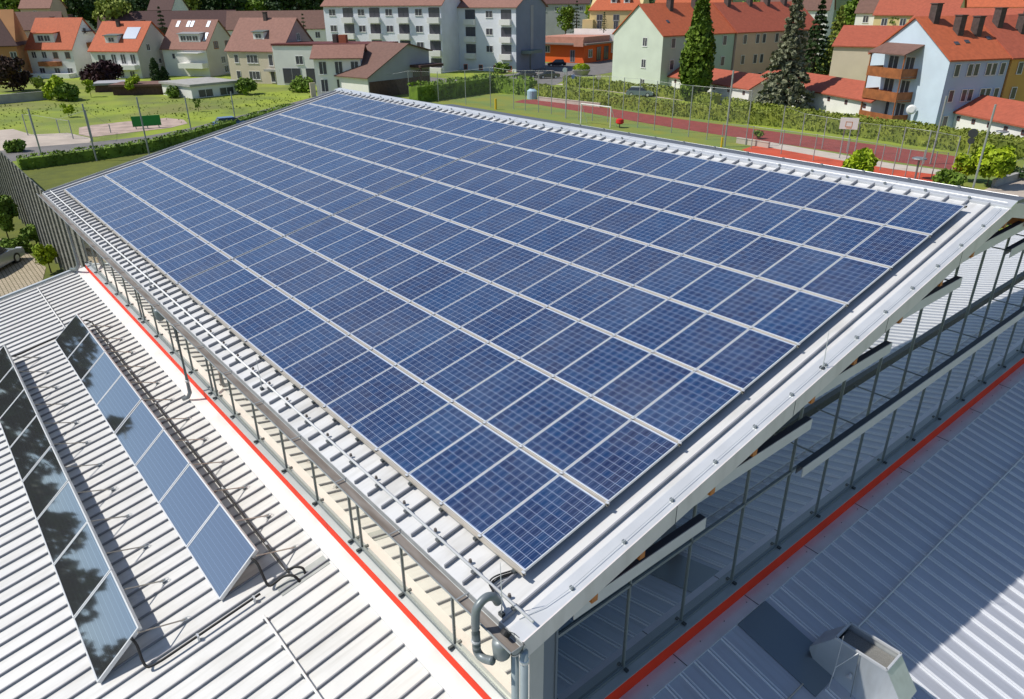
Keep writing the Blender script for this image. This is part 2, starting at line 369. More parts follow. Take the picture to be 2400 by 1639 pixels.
# ridge flashing
b = MB()
zl = roofz(14.03) + 0.05; zt = ZR_ + 0.075; ztop_ridge = zt
b.prism([(XE0 - 0.05, 14.03, zl), (XE0 - 0.05, YR, zt), (XE0 - 0.05, YR, zt - 0.05), (XE0 - 0.05, 14.03, zl - 0.09)], (XE1 - XE0 + 0.07, 0, 0))
MB().prism([(8.0, YR, zt - 0.004), (8.0, YR + 0.62, zt - 0.03), (8.0, YR + 0.62, zt - 0.14), (8.0, YR, zt - 0.07)], (XE1 - 8.0 + 0.01, 0, 0)).build('ridge_back_flashing', mat('back_flashing_grey', (0.13, 0.14, 0.165), 0.5, 0.2), hall)
for k in range(1, 11):
    x = XE0 + k * 3.0
    b.hexa([(x, 14.02, zl), (x + 0.012, 14.02, zl), (x + 0.012, YR, zt), (x, YR, zt), (x, 14.02, zl + 0.006), (x + 0.012, 14.02, zl + 0.006), (x + 0.012, YR, zt + 0.006), (x, YR, zt + 0.006)])
b.build('ridge_flashing', M_alu, hall)
# rake flashing strip + fascia, near gable, both slopes
def rake(x0, x1, xf0, xf1, drop, nm1, nm2):
    b = MB()
    for s in (0, 1):
        ya, yb = (YE - 0.005, YR) if s == 0 else (YF + 0.005, YR)
        za, zb = roofz(YE) + 0.012, ZR_ + 0.012
        b.hexa([(x0, ya, za - 0.05), (x1, ya, za - 0.05), (x1, yb, zb - 0.05), (x0, yb, zb - 0.05), (x0, ya, za), (x1, ya, za), (x1, yb, zb), (x0, yb, zb)])
    b.build(nm1, M_alu, hall)
    b = MB()
    for s in (0, 1):
        ya, yb = (YE - 0.005, YR) if s == 0 else (YF + 0.005, YR)
        za, zb = roofz(YE) + 0.016, ZR_ + 0.016
        b.hexa([(xf0, ya, za - drop), (xf1, ya, za - drop), (xf1, yb, zb - drop), (xf0, yb, zb - drop), (xf0, ya, za), (xf1, ya, za), (xf1, yb, zb), (xf0, yb, zb)])
    # joints of the fascia sheets
    b.build(nm2, M_fascia, hall)
rake(30.80, 31.10, 31.085, 31.105, 0.335, 'rake_flashing', 'fascia')
rake(XE0, XE0 + 0.12, XE0 - 0.02, XE0 + 0.0, 0.30, 'rake_flashing', 'fascia')
for y in (2.42, 5.53, 8.63, 11.7):
    b = MB()
    b.hexa([(31.10, y, roofz(y) - 0.32), (31.1085, y, roofz(y) - 0.32), (31.1085, y + 0.014, roofz(y) - 0.32), (31.10, y + 0.014, roofz(y) - 0.32),
            (31.10, y, roofz(y) + 0.01), (31.1085, y, roofz(y) + 0.01), (31.1085, y + 0.014, roofz(y) + 0.01), (31.10, y + 0.014, roofz(y) + 0.01)])
    b.build('fascia_joint', M_dark, hall)
# soffit (timber underside) and rafters showing under the rake
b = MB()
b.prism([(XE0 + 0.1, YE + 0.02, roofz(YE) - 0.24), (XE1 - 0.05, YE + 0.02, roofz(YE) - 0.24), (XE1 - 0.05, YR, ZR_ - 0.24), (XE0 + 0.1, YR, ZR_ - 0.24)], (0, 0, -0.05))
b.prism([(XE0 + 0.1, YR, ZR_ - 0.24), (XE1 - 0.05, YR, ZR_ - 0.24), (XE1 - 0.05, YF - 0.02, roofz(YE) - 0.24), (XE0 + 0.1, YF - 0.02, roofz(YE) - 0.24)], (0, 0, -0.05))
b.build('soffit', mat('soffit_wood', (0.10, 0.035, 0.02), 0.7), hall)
for y in (0.75, 1.75, 3.42, 4.55, 6.28, 7.7, 9.4, 11.1, 12.55, 14.2, 15.9):
    yy = y; z = (roofz(yy) if yy < YR else roofz(2 * YR - yy)) - 0.29
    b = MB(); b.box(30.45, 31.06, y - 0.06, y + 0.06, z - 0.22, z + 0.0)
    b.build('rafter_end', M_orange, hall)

# --- eave side facade (y = 0.35) -------------------------------------------------
FYG = 0.35; ZB = -3.73
mx = [30.05, 29.7, 27.97, 26.22, 24.46, 24.08, 22.29, 20.52, 18.70, 16.95, 15.50, 15.10, 13.25, 11.30, 9.50, 7.80, 7.38, 5.62, 3.95, 2.28, 0.40, -1.41]
ztop = roofz(FYG) - 0.30
for i in range(len(mx) - 1):
    b = MB(); b.box(mx[i + 1] + 0.02, mx[i] - 0.02, FYG, FYG + 0.03, ZB, ztop)
    b.build('glass_pane', M_glassL, hall)
for i, x in enumerate(mx):
    b = MB(); b.box(x - 0.011, x + 0.011, FYG - 0.03, FYG + 0.02, ZB + 0.0, ztop)
    o = b.build('mullion', M_mull, hall)
    b = MB(); b.box(x - 0.026, x + 0.026, FYG - 0.15, FYG - 0.02, ZB - 0.03, ZB + 0.02)
    f = b.build('foot_bracket', M_dark, o)
b = MB(); b.box(-1.45, 30.12, FYG - 0.035, FYG + 0.01, ZB - 0.02, ZB + 0.045)
b.build('bottom_rail', M_mull, hall)
b = MB()   # sloped sill
b.prism([(-1.5, 0.192, -3.812), (-1.5, FYG + 0.02, -3.752), (-1.5, FYG + 0.02, -3.80), (-1.5, 0.245, -3.83), (-1.5, 0.192, -3.826)], (31.9, 0, 0))
b.build('sill', M_sill, hall)
b = MB(); b.box(-1.5, 30.62, 0.20, 0.24, -4.10, -3.83)
b.build('red_stripe', M_red, hall)
b = MB(); b.box(-1.5, 30.40, 0.215, 0.30, -4.35, -4.118)
b.build('plinth_strip', M_sill, hall)
for k in range(9): MB().box(-0.4 + k * 3.9, -0.393 + k * 3.9, 0.197, 0.201, -4.10, -3.83).build('stripe_joint', M_dark, hall)
# --- gable facade (x = 30.4) ------------------------------------------------------
GX = 30.40; ZG = -3.69
my = [0.645] + [2.345 + 1.66 * k for k in range(0, 16)]
def und(y): return (roofz(y) if y < YR else roofz(2 * YR - y)) - 0.30
TR = -1.70
for i in range(len(my) - 1):
    y0, y1 = my[i] + 0.02, my[i + 1] - 0.02
    b = MB()
    b.box(GX - 0.03, GX, y0, y1, ZG, min(TR - 0.02, und(y0)))
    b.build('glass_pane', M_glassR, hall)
    if und(y0) > TR + 0.1:
        b = MB()
        pts = [(GX - 0.03, y0, TR + 0.02), (GX - 0.03, y1, TR + 0.02), (GX - 0.03, y1, und(y1))]
        if y0 < YR < y1: pts.append((GX - 0.03, YR, und(YR)))
        pts.append((GX - 0.03, y0, und(y0)))
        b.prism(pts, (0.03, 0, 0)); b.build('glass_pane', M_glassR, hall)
for y in my:
    b = MB(); b.box(GX - 0.02, GX + 0.03, y - 0.013, y + 0.013, ZG, und(y)); o = b.build('mullion', M_mull, hall)
    b = MB(); b.box(GX + 0.02, GX + 0.12, y - 0.03, y + 0.03, ZG - 0.004, ZG + 0.035); b.build('foot_bracket', M_dark, o)
b = MB(); b.box(GX - 0.02, GX + 0.03, 0.66, my[-1], TR - 0.03, TR + 0.03)
b.build('transom', M_mull, hall)
b = MB(); b.box(GX - 0.02, GX + 0.04, 0.62, my[-1], ZG - 0.02, ZG + 0.05)
b.build('bottom_rail', M_mull, hall)
b = MB(); b.box(GX - 0.05, 30.615, 0.24, my[-1], -3.714, -3.695)
b.build('sill', M_sill, hall)
b = MB(); b.box(30.57, 30.609, 0.20, my[-1], -4.08, -3.715)
b.build('red_stripe', M_red, hall)
b = MB(); b.box(30.50, 30.605, 0.26, my[-1], -4.40, -4.078)
b.build('plinth_strip', M_sill, hall)
# horizontal louvres hung in front of the gable glass
fins = [(0.4, 3.44, -0.477), (2.8, 6.54, 0.19), (5.9, 9.42, 0.86), (9.0, 12.5, 1.53), (12.1, 16.9, 2.17), (15.5, 27.0, 1.54), (6.57, 27.0, -0.93)]
for (ya, yb, zt) in fins:
    b = MB()
    b.box(30.985, 31.0, ya, yb, zt - 0.232, zt); b.cur = 1; b.box(30.86, 30.985, ya + 0.002, yb - 0.002, zt - 0.02, zt - 0.002)
    if zt < 0 and yb > 20 or ya > 15: b.box(30.86, 30.875, ya + 0.002, yb - 0.002, zt - 0.20, zt - 0.02)
    o = b.build('louvre', [mat('louvre_grey', (0.55, 0.55, 0.56), 0.45, 0.2, 0.03, 2), mat('louvre_top_dark', (0.05, 0.06, 0.075), 0.5)], hall)
    for y in [m for m in my if ya < m < yb]:
        c = MB(); c.box(GX + 0.02, 30.99, y - 0.008, y + 0.008, zt - 0.10, zt - 0.07); c.build('louvre_bracket', M_mull, o)
# corner column
b = MB(); b.box(30.16, 30.50, 0.0, 0.29, -6.9, roofz(0.0) - 0.28)
bm_o = b.build('corner_column', mat('corner_column_grey', (0.50, 0.49, 0.47), 0.5, 0.1, 0.04, 2), hall)
b = MB(); b.box(30.25, 30.46, 0.29, 0.62, -6.9, roofz(0.3) - 0.28); b.box(30.465, 30.485, 0.565, 0.58, -3.7, -0.45)
b.build('corner_panel', mat('corner_panel_grey', (0.17, 0.20, 0.24), 0.45, 0.2), hall)
# remaining walls
b = MB(); b.box(-1.4, 30.30, FYG + 0.04, FYG + 0.30, GZ - 0.2, ZB - 0.2); b.box(-1.4, -1.2, FYG + 0.3, YF - 1, GZ - 0.2, roofz(YE) - 0.2); b.box(-1.4, 30.3, YF - 1.2, YF - 1.0, GZ - 0.2, roofz(YE) - 0.2); b.box(30.1, 30.36, 0.6, YF - 1, GZ - 0.2, ZG - 0.02)
b.prism([(-1.4, 0.4, roofz(YE) - 0.25), (-1.4, YF - 1, roofz(YE) - 0.25), (-1.4, YR, ZR_ - 0.3)], (0.2, 0, 0))
b.build('wall', M_conc, hall)
# gutter along the eave
GY0, GY1 = -0.865, -0.64
def trough(x0, x1, y0, y1, zt):
    b = MB(); n = 6; w_ = (y1 - y0) / 2; yc = (y0 + y1) / 2
    ring = [(yc - w_ * math.cos(math.pi * k / n), zt - w_ * 0.95 * math.sin(math.pi * k / n)) for k in range(n + 1)]
    ring2 = [(yc - (w_ - 0.012) * math.cos(math.pi * k / n), zt - (w_ - 0.012) * 0.95 * math.sin(math.pi * k / n)) for k in range(n + 1)]
    poly = [(x0, y, z) for y, z in ring] + [(x0, y, z) for y, z in reversed(ring2)]
    b.prism(poly, (x1 - x0, 0, 0)); b.tube([(x0, y0, zt), (x1, y0, zt)], 0.014, 6); b.prism([(x1, y, z) for y, z in ring], (-0.01, 0, 0))
    return b
GZT = -0.335
o = trough(XE0, 31.12, GY0, GY1, GZT).build('gutter', M_gutm, hall)
b = MB(); b.quad((XE0, GY0 + 0.02, GZT - 0.055), (31.10, GY0 + 0.02, GZT - 0.055), (31.10, GY1 - 0.02, GZT - 0.055), (XE0, GY1 - 0.02, GZT - 0.055))
b.build('gutter_deposit', M_gut, o)
for k in range(18): MB().box(XE0 + 0.9 + k * 1.8, XE0 + 0.925 + k * 1.8, GY0, GY1 + 0.03, GZT - 0.004, GZT + 0.004).build('gutter_strap', M_gutm, o)
def pipe_part(name, pts, r, m, parent, n=14):
    return MB().tube(pts, r, n).build(name, m, parent, smooth=True)
for x in (30.93, 31.12):
    o = pipe_part('downpipe', [(x, -0.64, -0.46), (x, -0.64, -6.9)], 0.056, M_pipe_l, hall)
    pipe_part('pipe_collar', [(x, -0.64, -0.60), (x, -0.64, -0.66)], 0.064, M_alu, o)
o = pipe_part('downpipe', [(14.5, -0.60, -0.50), (14.45, -0.3, -0.95), (14.42, -0.16, -1.3), (14.42, -0.16, -3.85), (14.35, -0.22, -4.02), (14.2, -0.34, -4.12)], 0.062, M_pipe, hall)
pipe_part('pipe_collar', [(14.42, -0.16, -3.4), (14.42, -0.16, -3.46)], 0.07, M_alu, o)
o = pipe_part('downpipe', [(-0.9, -0.60, -0.50), (-1.15, -0.3, -0.9), (-1.2, -0.1, -1.2), (-1.2, -0.1, -3.7), (-1.5, -0.2, -4.0), (-2.0, -0.35, -4.1)], 0.085, M_pipe, hall)
for x in (15.7, 30.80):
    o = MB().tube([(x, -0.76, -0.42), (x, -0.76, -0.50), (x, -0.76, -0.70), (x, -0.76, -0.78)], [0.12, 0.135, 0.12, 0.06], 16).build('gutter_outlet', M_pipe, hall, smooth=True)

# ================================================================== ANNEX ROOFS
aL = R(11.5); tL = math.tan(aL); aR = R(-13.6); tR = math.tan(aR)
def zl_(y): return -4.2 + (y + 0.16) * tL
def zr_(x): return -4.1 + (x - 30.9) * tR
def hipx(y): return 30.9 - (y + 0.16) * tL / -tR + 0.41
annL = thing('annex', 'low annex under a white seamed roof along the red striped eave side', 'building', (0, 0, 0))
YL = -13.0; XL = -2.02
b = MB()
b.prism([(XL, YL, zl_(YL)), (hipx(YL), YL, zl_(YL)), (hipx(-0.16), -0.16, zl_(-0.16)), (31.0, 0.0, zl_(0)), (XL, 0.0, zl_(0))], (0, 0, -0.12))
sx = 24.27 - 0.452 * 60
x = 24.265
xs = []
while x > XL + 0.1: xs.append(x); x -= 0.452
x = 24.265 + 0.452
while x < 42: xs.append(x); x += 0.452
for x in xs:
    yb = -0.16
    if x > 31.1: yb = -0.16 - (x - 30.9 - 0.41) * (-tR) / tL - 0.05
    za, zb = zl_(YL), zl_(yb); b.cur = 1
    if yb < YL: continue
    b.hexa([(x - 0.011, YL, za), (x + 0.011, YL, za), (x + 0.011, yb, zb), (x - 0.011, yb, zb), (x - 0.013, YL, za + 0.058), (x + 0.013, YL, za + 0.058), (x + 0.013, yb, zb + 0.058), (x - 0.013, yb, zb + 0.058)])
b.build('roof', [M_roof, M_seam], annL)
b = MB()
b.prism([(XL, -0.19, zl_(-0.16) + 0.055), (XL, 0.185, -4.105), (XL, 0.21, -4.10), (XL, 0.22, -4.25), (XL, -0.19, zl_(-0.16) - 0.02)], (33.1, 0, 0))
b.build('wall_flashing', M_flash, annL)
b = MB(); b.prism([(XL - 0.14, YL, zl_(YL) + 0.10), (XL + 0.02, YL, zl_(YL) + 0.10), (XL + 0.02, YL, zl_(YL) - 0.3), (XL - 0.14, YL, zl_(YL) - 0.3)], (0, 13.1, 13.1 * tL))
b.build('verge_trim', M_alu, annL)
b = MB(); b.tube([(XL + 0.10, YL, zl_(YL) + 0.10), (XL + 0.10, -0.3, zl_(-0.3) + 0.10)], 0.04, 8)
b.build('verge_pipe', M_pipe_l, annL)
b = MB(); b.box(XL + 0.1, XL + 0.3, YL, 0.3, GZ - 0.2, zl_(YL) - 0.1); b.prism([(XL + 0.1, YL, zl_(YL) - 0.11), (XL + 0.1, 0.2, zl_(YL) - 0.11), (XL + 0.1, 0.2, zl_(0.2) - 0.11)], (0.2, 0, 0)); b.box(XL + 0.1, 45, YL + 0.3, YL + 0.5, GZ - 0.2, zl_(YL) - 0.1)
b.build('wall', M_conc, annL)

annR = thing('annex', 'low annex under a ribbed metal roof below the shaded gable glass', 'building', (0, 0, 0))
XRr = 47.0; YRr = 46
b = MB()
yh = lambda x: -0.16 - (x - 31.31) * (-tR) / tL
b.prism([(30.93, -0.1, zr_(30.93)), (31.31, -0.16, zr_(31.31)), (XRr, yh(XRr), zr_(XRr)), (XRr, YRr, zr_(XRr)), (30.93, YRr, zr_(30.93))], (0, 0, -0.12)); b.cur = 1
y = 6.76 - 0.424 * 60
while y < YRr - 0.3:
    y += 0.424
    xa = 30.94
    if y < -0.3:
        xa = 31.35 + (-0.16 - y) * tL / (-tR)
        if xa > XRr: continue
    if 5.05 < y < 6.15: xa = 32.75
    for dy in (-0.034, 0.034):
        za, zb = zr_(xa), zr_(XRr)
        b.hexa([(xa, y + dy - 0.011, za), (XRr, y + dy - 0.011, zb), (XRr, y + dy + 0.011, zb), (xa, y + dy + 0.011, za),
                (xa, y + dy - 0.007, za + 0.036), (XRr, y + dy - 0.007, zb + 0.036), (XRr, y + dy + 0.007, zb + 0.036), (xa, y + dy + 0.007, za + 0.036)])
b.build('roof', [M_roofR, M_rib], annR)
b = MB()
b.prism([(30.96, -0.2, zr_(30.94) + 0.035), (30.60, -0.2, -4.055), (30.60, -0.2, -4.20), (30.96, -0.2, zr_(30.94) - 0.05)], (0, YRr, 0))
b.build('wall_flashing', M_alu, annR)
for k in range(40):
    yy = 0.3 + k * 0.78
    MB().box(30.75, 30.765, yy, yy + 0.02, -4.07, -4.052).build('flashing_screw', M_dark, annR)
for k in range(14):
    b = MB()
    yy = 1.2 + k * 2.35
    b.hexa([(30.615, yy, -4.06), (30.95, yy, -4.078), (30.95, yy + 0.012, -4.078), (30.615, yy + 0.012, -4.06), (30.615, yy, -4.048), (30.95, yy, -4.066), (30.95, yy + 0.012, -4.066), (30.615, yy + 0.012, -4.048)])
    b.build('flashing_joint', M_dark, annR)
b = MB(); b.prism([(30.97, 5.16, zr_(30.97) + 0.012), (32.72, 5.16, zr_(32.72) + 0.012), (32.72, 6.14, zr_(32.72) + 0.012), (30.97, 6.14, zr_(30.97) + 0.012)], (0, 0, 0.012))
b.build('hood_flashing', mat('hood_flashing_dark_reflection', (0.20, 0.24, 0.27), 0.3, 0.5), annR)  # smooth flat sheet; its darker reflection is put into the colour
b = MB(); b.box(XRr - 0.4, XRr - 0.2, yh(XRr), YRr, GZ - 0.2, zr_(XRr) - 0.1); b.box(30.7, XRr - 0.3, YRr - 0.4, YRr - 0.2, GZ - 0.2, zr_(XRr) - 0.1)
b.build('wall', M_conc, annR)

# ================================================================== PV ARRAY
SLOPE = Matrix.Rotation(TH, 4, 'X')
PW, PL = 0.992, 1.652
def pv_proto():
    root = thing('solar_panel', 'x', 'solar panel', (0, 0, 0), 'solar panels in rows on the hall roof')
    b = MB(); fw = 0.013; t = 0.04
    for (x0, x1, y0, y1) in ((0, PW, 0, fw), (0, PW, PL - fw, PL), (0, fw, fw, PL - fw), (PW - fw, PW, fw, PL - fw)):
        b.box(x0, x1, y0, y1, -t, 0)
    b.build('frame', M_frame, root)
    b = MB(); b.box(fw, PW - fw, fw, PL - fw, -0.02, -0.004)
    o = b.build('cell_sheet', M_pv, root)
    # shift so that cell field starts at local 0,0
    ox, oy = (PW - 6 * 0.1595) / 2, (PL - 10 * 0.1595) / 2
    for v_ in o.data.vertices: v_.co.x -= ox; v_.co.y -= oy
    o.location = (ox, oy, 0)
    return root
proto = pv_proto()
PX, PY, GAP = 1.01, 1.71818, 0.0839
ROWN = ['bottom row', 'second row from eave', 'third row from eave', 'fourth row from eave', 'fourth row from ridge', 'third row from ridge', 'second row from ridge', 'top row']
first = True
for v in range(8):
    for s in range(30):
        x = s * PX + (GAP if s >= 15 else 0) + 0.009
        d = v * PY + 0.012
        loc = (x, d * CO, d * SI)
        if s < 15: pos = '%s from far end' % ordw(s + 1) if s else 'farthest of them all'
        else: pos = '%s from near gable' % ordw(30 - s) if s < 29 else 'nearest the near gable'
        lab = 'solar panel in %s, %s' % (ROWN[v], pos)
        r = proto if first else copy_tree(proto)
        first = False
        r.location = loc; r.rotation_euler = (TH, 0, 0); r['label'] = lab
        r.rotation_euler = (TH + random.uniform(-0.0012, 0.0012), random.uniform(-0.0015, 0.0015), 0)
# mounting rails (one under each row joint)
def P_(x, d, n):   # roof coordinates
    return Vector((x, d * CO - n * SI, d * SI + n * CO))
RAILN = ['lowest mounting rail, below the bottom panel row', 'mounting rail between the first and second panel rows from the eave', 'mounting rail between the second and third panel rows from the eave', 'mounting rail between the third and fourth panel rows from the eave', 'mounting rail along the middle of the panel field, between fourth and fifth rows', 'mounting rail between the third and fourth panel rows from the ridge', 'mounting rail between the second and third panel rows from the ridge', 'mounting rail between the top two panel rows', 'topmost mounting rail above the panel row by the ridge']
clampm = MB().box(-0.03, 0.03, -0.018, 0.018, -0.004, 0.006).mesh('clamp', M_alu)
gapm = MB().box(-0.012, 0.018, -0.03, -0.012, -0.03, 0.004).mesh('clamp_bolt', M_black)
hookm = MB().box(-0.03, 0.03, -0.05, 0.06, -0.10, -0.055).mesh('seam_clamp', M_dark)
for v in range(9):
    d = v * PY - 0.022 if v < 8 else 8 * PY - 0.03
    root = thing('mounting_rail', 'aluminium ' + RAILN[v], 'mounting rail', P_(0, d, 0), 'rails that carry the solar panels')
    root.rotation_euler = (TH, 0, 0)
    b = MB(); x1 = 30.40
    b.box(-0.02, x1, -0.028, 0.030, -0.058, -0.018)
    if v < 8: b.box(-0.02, x1, -0.012, -0.004, -0.02, -0.008); 
    b.box(-0.02, x1, -0.026, -0.020, -0.018, -0.006)
    b.build('rail_bar', M_rail, root)
    for s in range(31):
        for extra in ((0, ) if s != 15 else (0, GAP)):
            x = s * PX + (GAP if s > 15 else extra) 
            placed('clamp', clampm, root, Matrix.Translation((x, 0.004, 0.001)))
            placed('clamp_bolt', gapm, root, Matrix.Translation((x + 0.02, 0.004, -0.002)))
    if v == 0:
        sx = 30.21
        k = 0
        while sx > 0.3:
            placed('seam_clamp', hookm, root, Matrix.Translation((sx, -0.02, 0.0))); sx -= 0.9034; k += 1

# snow guard tube on the hall roof
def tube_guard(name, label, x0, x1, fz, fpos, sx, step, r=0.024, rot=None):
    root = thing(name, label, 'snow guard', fpos(x0), 'snow guard tubes clamped across roof seams')
    b = MB(); b.tube([Vector(fpos(x0)) - root.location, Vector(fpos(x1)) - root.location], r, 8)
    b.build('tube', mat('white_tube', (0.80, 0.80, 0.80), 0.4), root, smooth=True)
    x = sx
    while x > x0:
        if x < x1:
            p = Vector(fpos(x)) - root.location
            c = MB(); c.box(p.x - 0.035, p.x + 0.035, p.y - 0.05, p.y + 0.05, p.z - 0.05, p.z - 0.012)
            c.build('seam_clip', mat('clip_grey', (0.14, 0.15, 0.16), 0.5, 0.3), root)
        x -= step
    return root
sg = tube_guard('snow_guard', 'long pale snow guard tube along the hall eave below the panels', -0.9, 31.03, None, lambda x: P_(x, -0.43, -0.075), 30.66, 0.9034)
for k in range(34):
    x = 30.44 - k * 0.9034
    if x < -0.7: break
    p = P_(x, -0.36, -0.15)
    c = MB(); c.tube([p - sg.location, p - sg.location + Vector((0.0, 0, 0.05))], [0.03, 0.022], 8); c.build('ice_stop', mat('ice_stop_grey', (0.16, 0.14, 0.13), 0.6), sg)
tube_guard('snow_guard', 'short snow guard tube near the bottom of the photo on the annex roof', 24.15, 30.0, None, lambda x: (x, -1.93, zl_(-1.93) + 0.085), 24.265 + 0.904 * 6, 0.904)
tube_guard('snow_guard', 'far snow guard tube on the annex roof left of the glass collectors', -1.4, 5.2, None, lambda x: (x, -1.93, zl_(-1.93) + 0.085), 24.265 - 0.904 * 21, 0.904)
# rod along the ribbed roof
root = thing('snow_guard', 'thin pale snow guard rod crossing the shaded ribbed roof', 'snow guard', (32.45, 7.2, zr_(32.45) + 0.065), 'snow guard tubes clamped across roof seams')
b = MB(); b.tube([(0, 0, 0), (0, 32, 0)], 0.019, 8); b.build('tube', M_frame, root)
y = 6.76 + 0.848
while y < 38:
    c = MB(); c.box(-0.06, 0.06, y - 7.2 - 0.02, y - 7.2 + 0.02, -0.04, -0.012)
    c.build('seam_clip', M_alu, root); y += 0.848
root = thing('snow_guard', 'lower snow guard rod beside the flat flashing left of the vent hood', 'snow guard', (32.45, 3.0, zr_(32.45) + 0.065), 'snow guard tubes clamped across roof seams')
b = MB(); b.tube([(0, 0, 0), (0, 2.15, 0)], 0.014, 8); b.build('tube', M_rail, root)

# lightning conductors
def conductor(label, pts, r=0.005, holders=()):
    root = thing('lightning_conductor', label, 'lightning wire', pts[0], 'lightning conductor wires on the hall')
    MB().tube([Vector(p) - Vector(pts[0]) for p in pts], r, 6).build('wire', M_alu, root)
    for h in holders:
        c = MB(); p = Vector(h) - Vector(pts[0]); c.box(p.x - 0.03, p.x + 0.03, p.y - 0.02, p.y + 0.02, p.z - 0.045, p.z + 0.008); c.build('holder', M_mull, root)
def rz(x, y, h): return Vector((x, y, roofz(y) + h))
conductor('thin lightning wire on holders along the near gable edge of the roof', [rz(30.8, -0.45, 0.02), rz(30.93, -0.1, 0.045), rz(30.98, 0.3, 0.055)] + [rz(30.98, 0.35 + k * 1.0, 0.055) for k in range(14)] + [rz(30.95, 13.9, 0.055)], 0.006, [rz(30.98, 0.35 + k * 1.05, 0.05) for k in range(13)])
conductor('thin lightning wire on holders along the ridge flashing', [(XE0, 14.08, roofz(14.08) + 0.12), (31.0, 14.08, roofz(14.08) + 0.12)], 0.006, [(XE0 + 0.8 + k * 1.0, 14.08, roofz(14.08) + 0.115) for k in range(32)])
conductor('thin lightning wire on holders along the far gable edge of the roof', [rz(XE0 + 0.06, -0.5, 0.06), rz(XE0 + 0.06, 14.0, 0.06)], 0.006, [rz(XE0 + 0.06, 0.3 + k * 1.0, 0.055) for k in range(14)])
conductor('row of small snow hooks wire beyond the ridge on the far slope', [(16, 14.75, ztop_ridge + 0.02), (31.0, 14.75, ztop_ridge + 0.02)], 0.006, [(16.5 + k * 1.2, 14.75, ztop_ridge + 0.03) for k in range(12)])
def airrod(label, base, h):
    root = thing('lightning_rod', label, 'lightning rod', base, 'small upright lightning rods')
    b = MB(); b.tube([(0, 0, 0), (0.01, 0, h * 0.25), (-0.01, 0, h)], [0.012, 0.009, 0.004], 6); b.build('rod', M_alu, root)
    c = MB(); c.box(-0.04, 0.04, -0.03, 0.03, -0.06, 0.0); c.build('rod_base', M_dark, root)
airrod('lightning rod standing at the near corner of the eave by the bent pipe', (30.56, -0.56, roofz(-0.56) + 0.05), 0.88)
airrod('lightning rod on the eave about a third of the way from the near corner', (22.3, -0.5, roofz(-0.5) + 0.05), 0.7)
airrod('lightning rod on the eave below the middle of the panel field', (14.2, -0.5, roofz(-0.5) + 0.05), 0.7)
airrod('lightning rod on the eave closest to the far corner', (3.9, -0.5, roofz(-0.5) + 0.05), 0.7)
airrod('lightning rod standing on the near gable edge halfway to the ridge', (30.98, 6.55, roofz(6.55) + 0.05), 0.7)

# bent conduit pipe over the gutter, cable bundle
def arc_path(pts, n=6):
    # Catmull-Rom smoothing
    P = [Vector(p) for p in pts]; out = []
    for i in range(len(P) - 1):
        p0 = P[max(i - 1, 0)]; p1 = P[i]; p2 = P[i + 1]; p3 = P[min(i + 2, len(P) - 1)]
        for k in range(n):
            t = k / n
            out.append(0.5 * ((2 * p1) + (-p0 + p2) * t + (2 * p0 - 5 * p1 + 4 * p2 - p3) * t * t + (-p0 + 3 * p1 - 3 * p2 + p3) * t ** 3))
    out.append(P[-1]); return out
root = thing('conduit_pipe', 'thick grey swan neck pipe bending over the gutter at the near corner', 'pipe', (30.5, -0.95, -0.75))
pts = [(30.78, -0.90, -0.74), (30.62, -0.94, -0.80), (30.51, -0.955, -0.76), (30.50, -0.96, -0.60), (30.50, -0.96, -0.20), (30.50, -0.93, 0.0), (30.50, -0.84, 0.08), (30.50, -0.74, 0.09), (30.50, -0.64, 0.02), (30.49, -0.57, -0.12)]
MB().tube([p - root.location for p in arc_path(pts)], 0.060, 16).build('bent_tube', M_pipe, root, smooth=True)
MB().tube([Vector((30.50, -0.965, -0.56)) - root.location, Vector((30.50, -0.965, -0.53)) - root.location], 0.066, 16).build('pipe_clip', M_alu, root)
root = thing('cable_bundle', 'bundle of dark solar cables running from the last panel into the grey pipe', 'cables', (30.0, 0.0, 0))
for k in range(9):
    a_ = 0.035 * math.cos(k * 2.4); c_ = 0.028 * math.sin(k * 2.4)
    pts = [P_(30.22 + a_, 0.08, -0.12 + c_ * .3), P_(30.18 + a_, -0.05, -0.13 + c_), P_(30.08 + a_, -0.28, -0.12 + c_), P_(30.10 + a_, -0.42, -0.11 + c_), P_(30.28 + a_ * .5, -0.50, -0.05 + c_ * .6), (30.49 + a_ * .5, -0.57 + c_ * .4, -0.14)]
    MB().tube([p - root.location for p in arc_path(pts, 5)], 0.008, 6).build('cable', M_black, root)
root = thing('gutter_heater_box', 'small round black sensor clipped to the gutter by the bent pipe', 'sensor', (30.86, -0.74, -0.30))
MB().tube([(0, -0.02, 0), (0, 0.03, 0.045)], 0.07, 16).build('sensor_body', M_black, root)
MB().tube([(0.0, 0.03, 0.03), (0.06, 0.1, 0.0), (0.2, 0.12, -0.03), (0.3, 0.08, 0.0)], 0.006, 6).build('sensor_cable', M_dark, root)

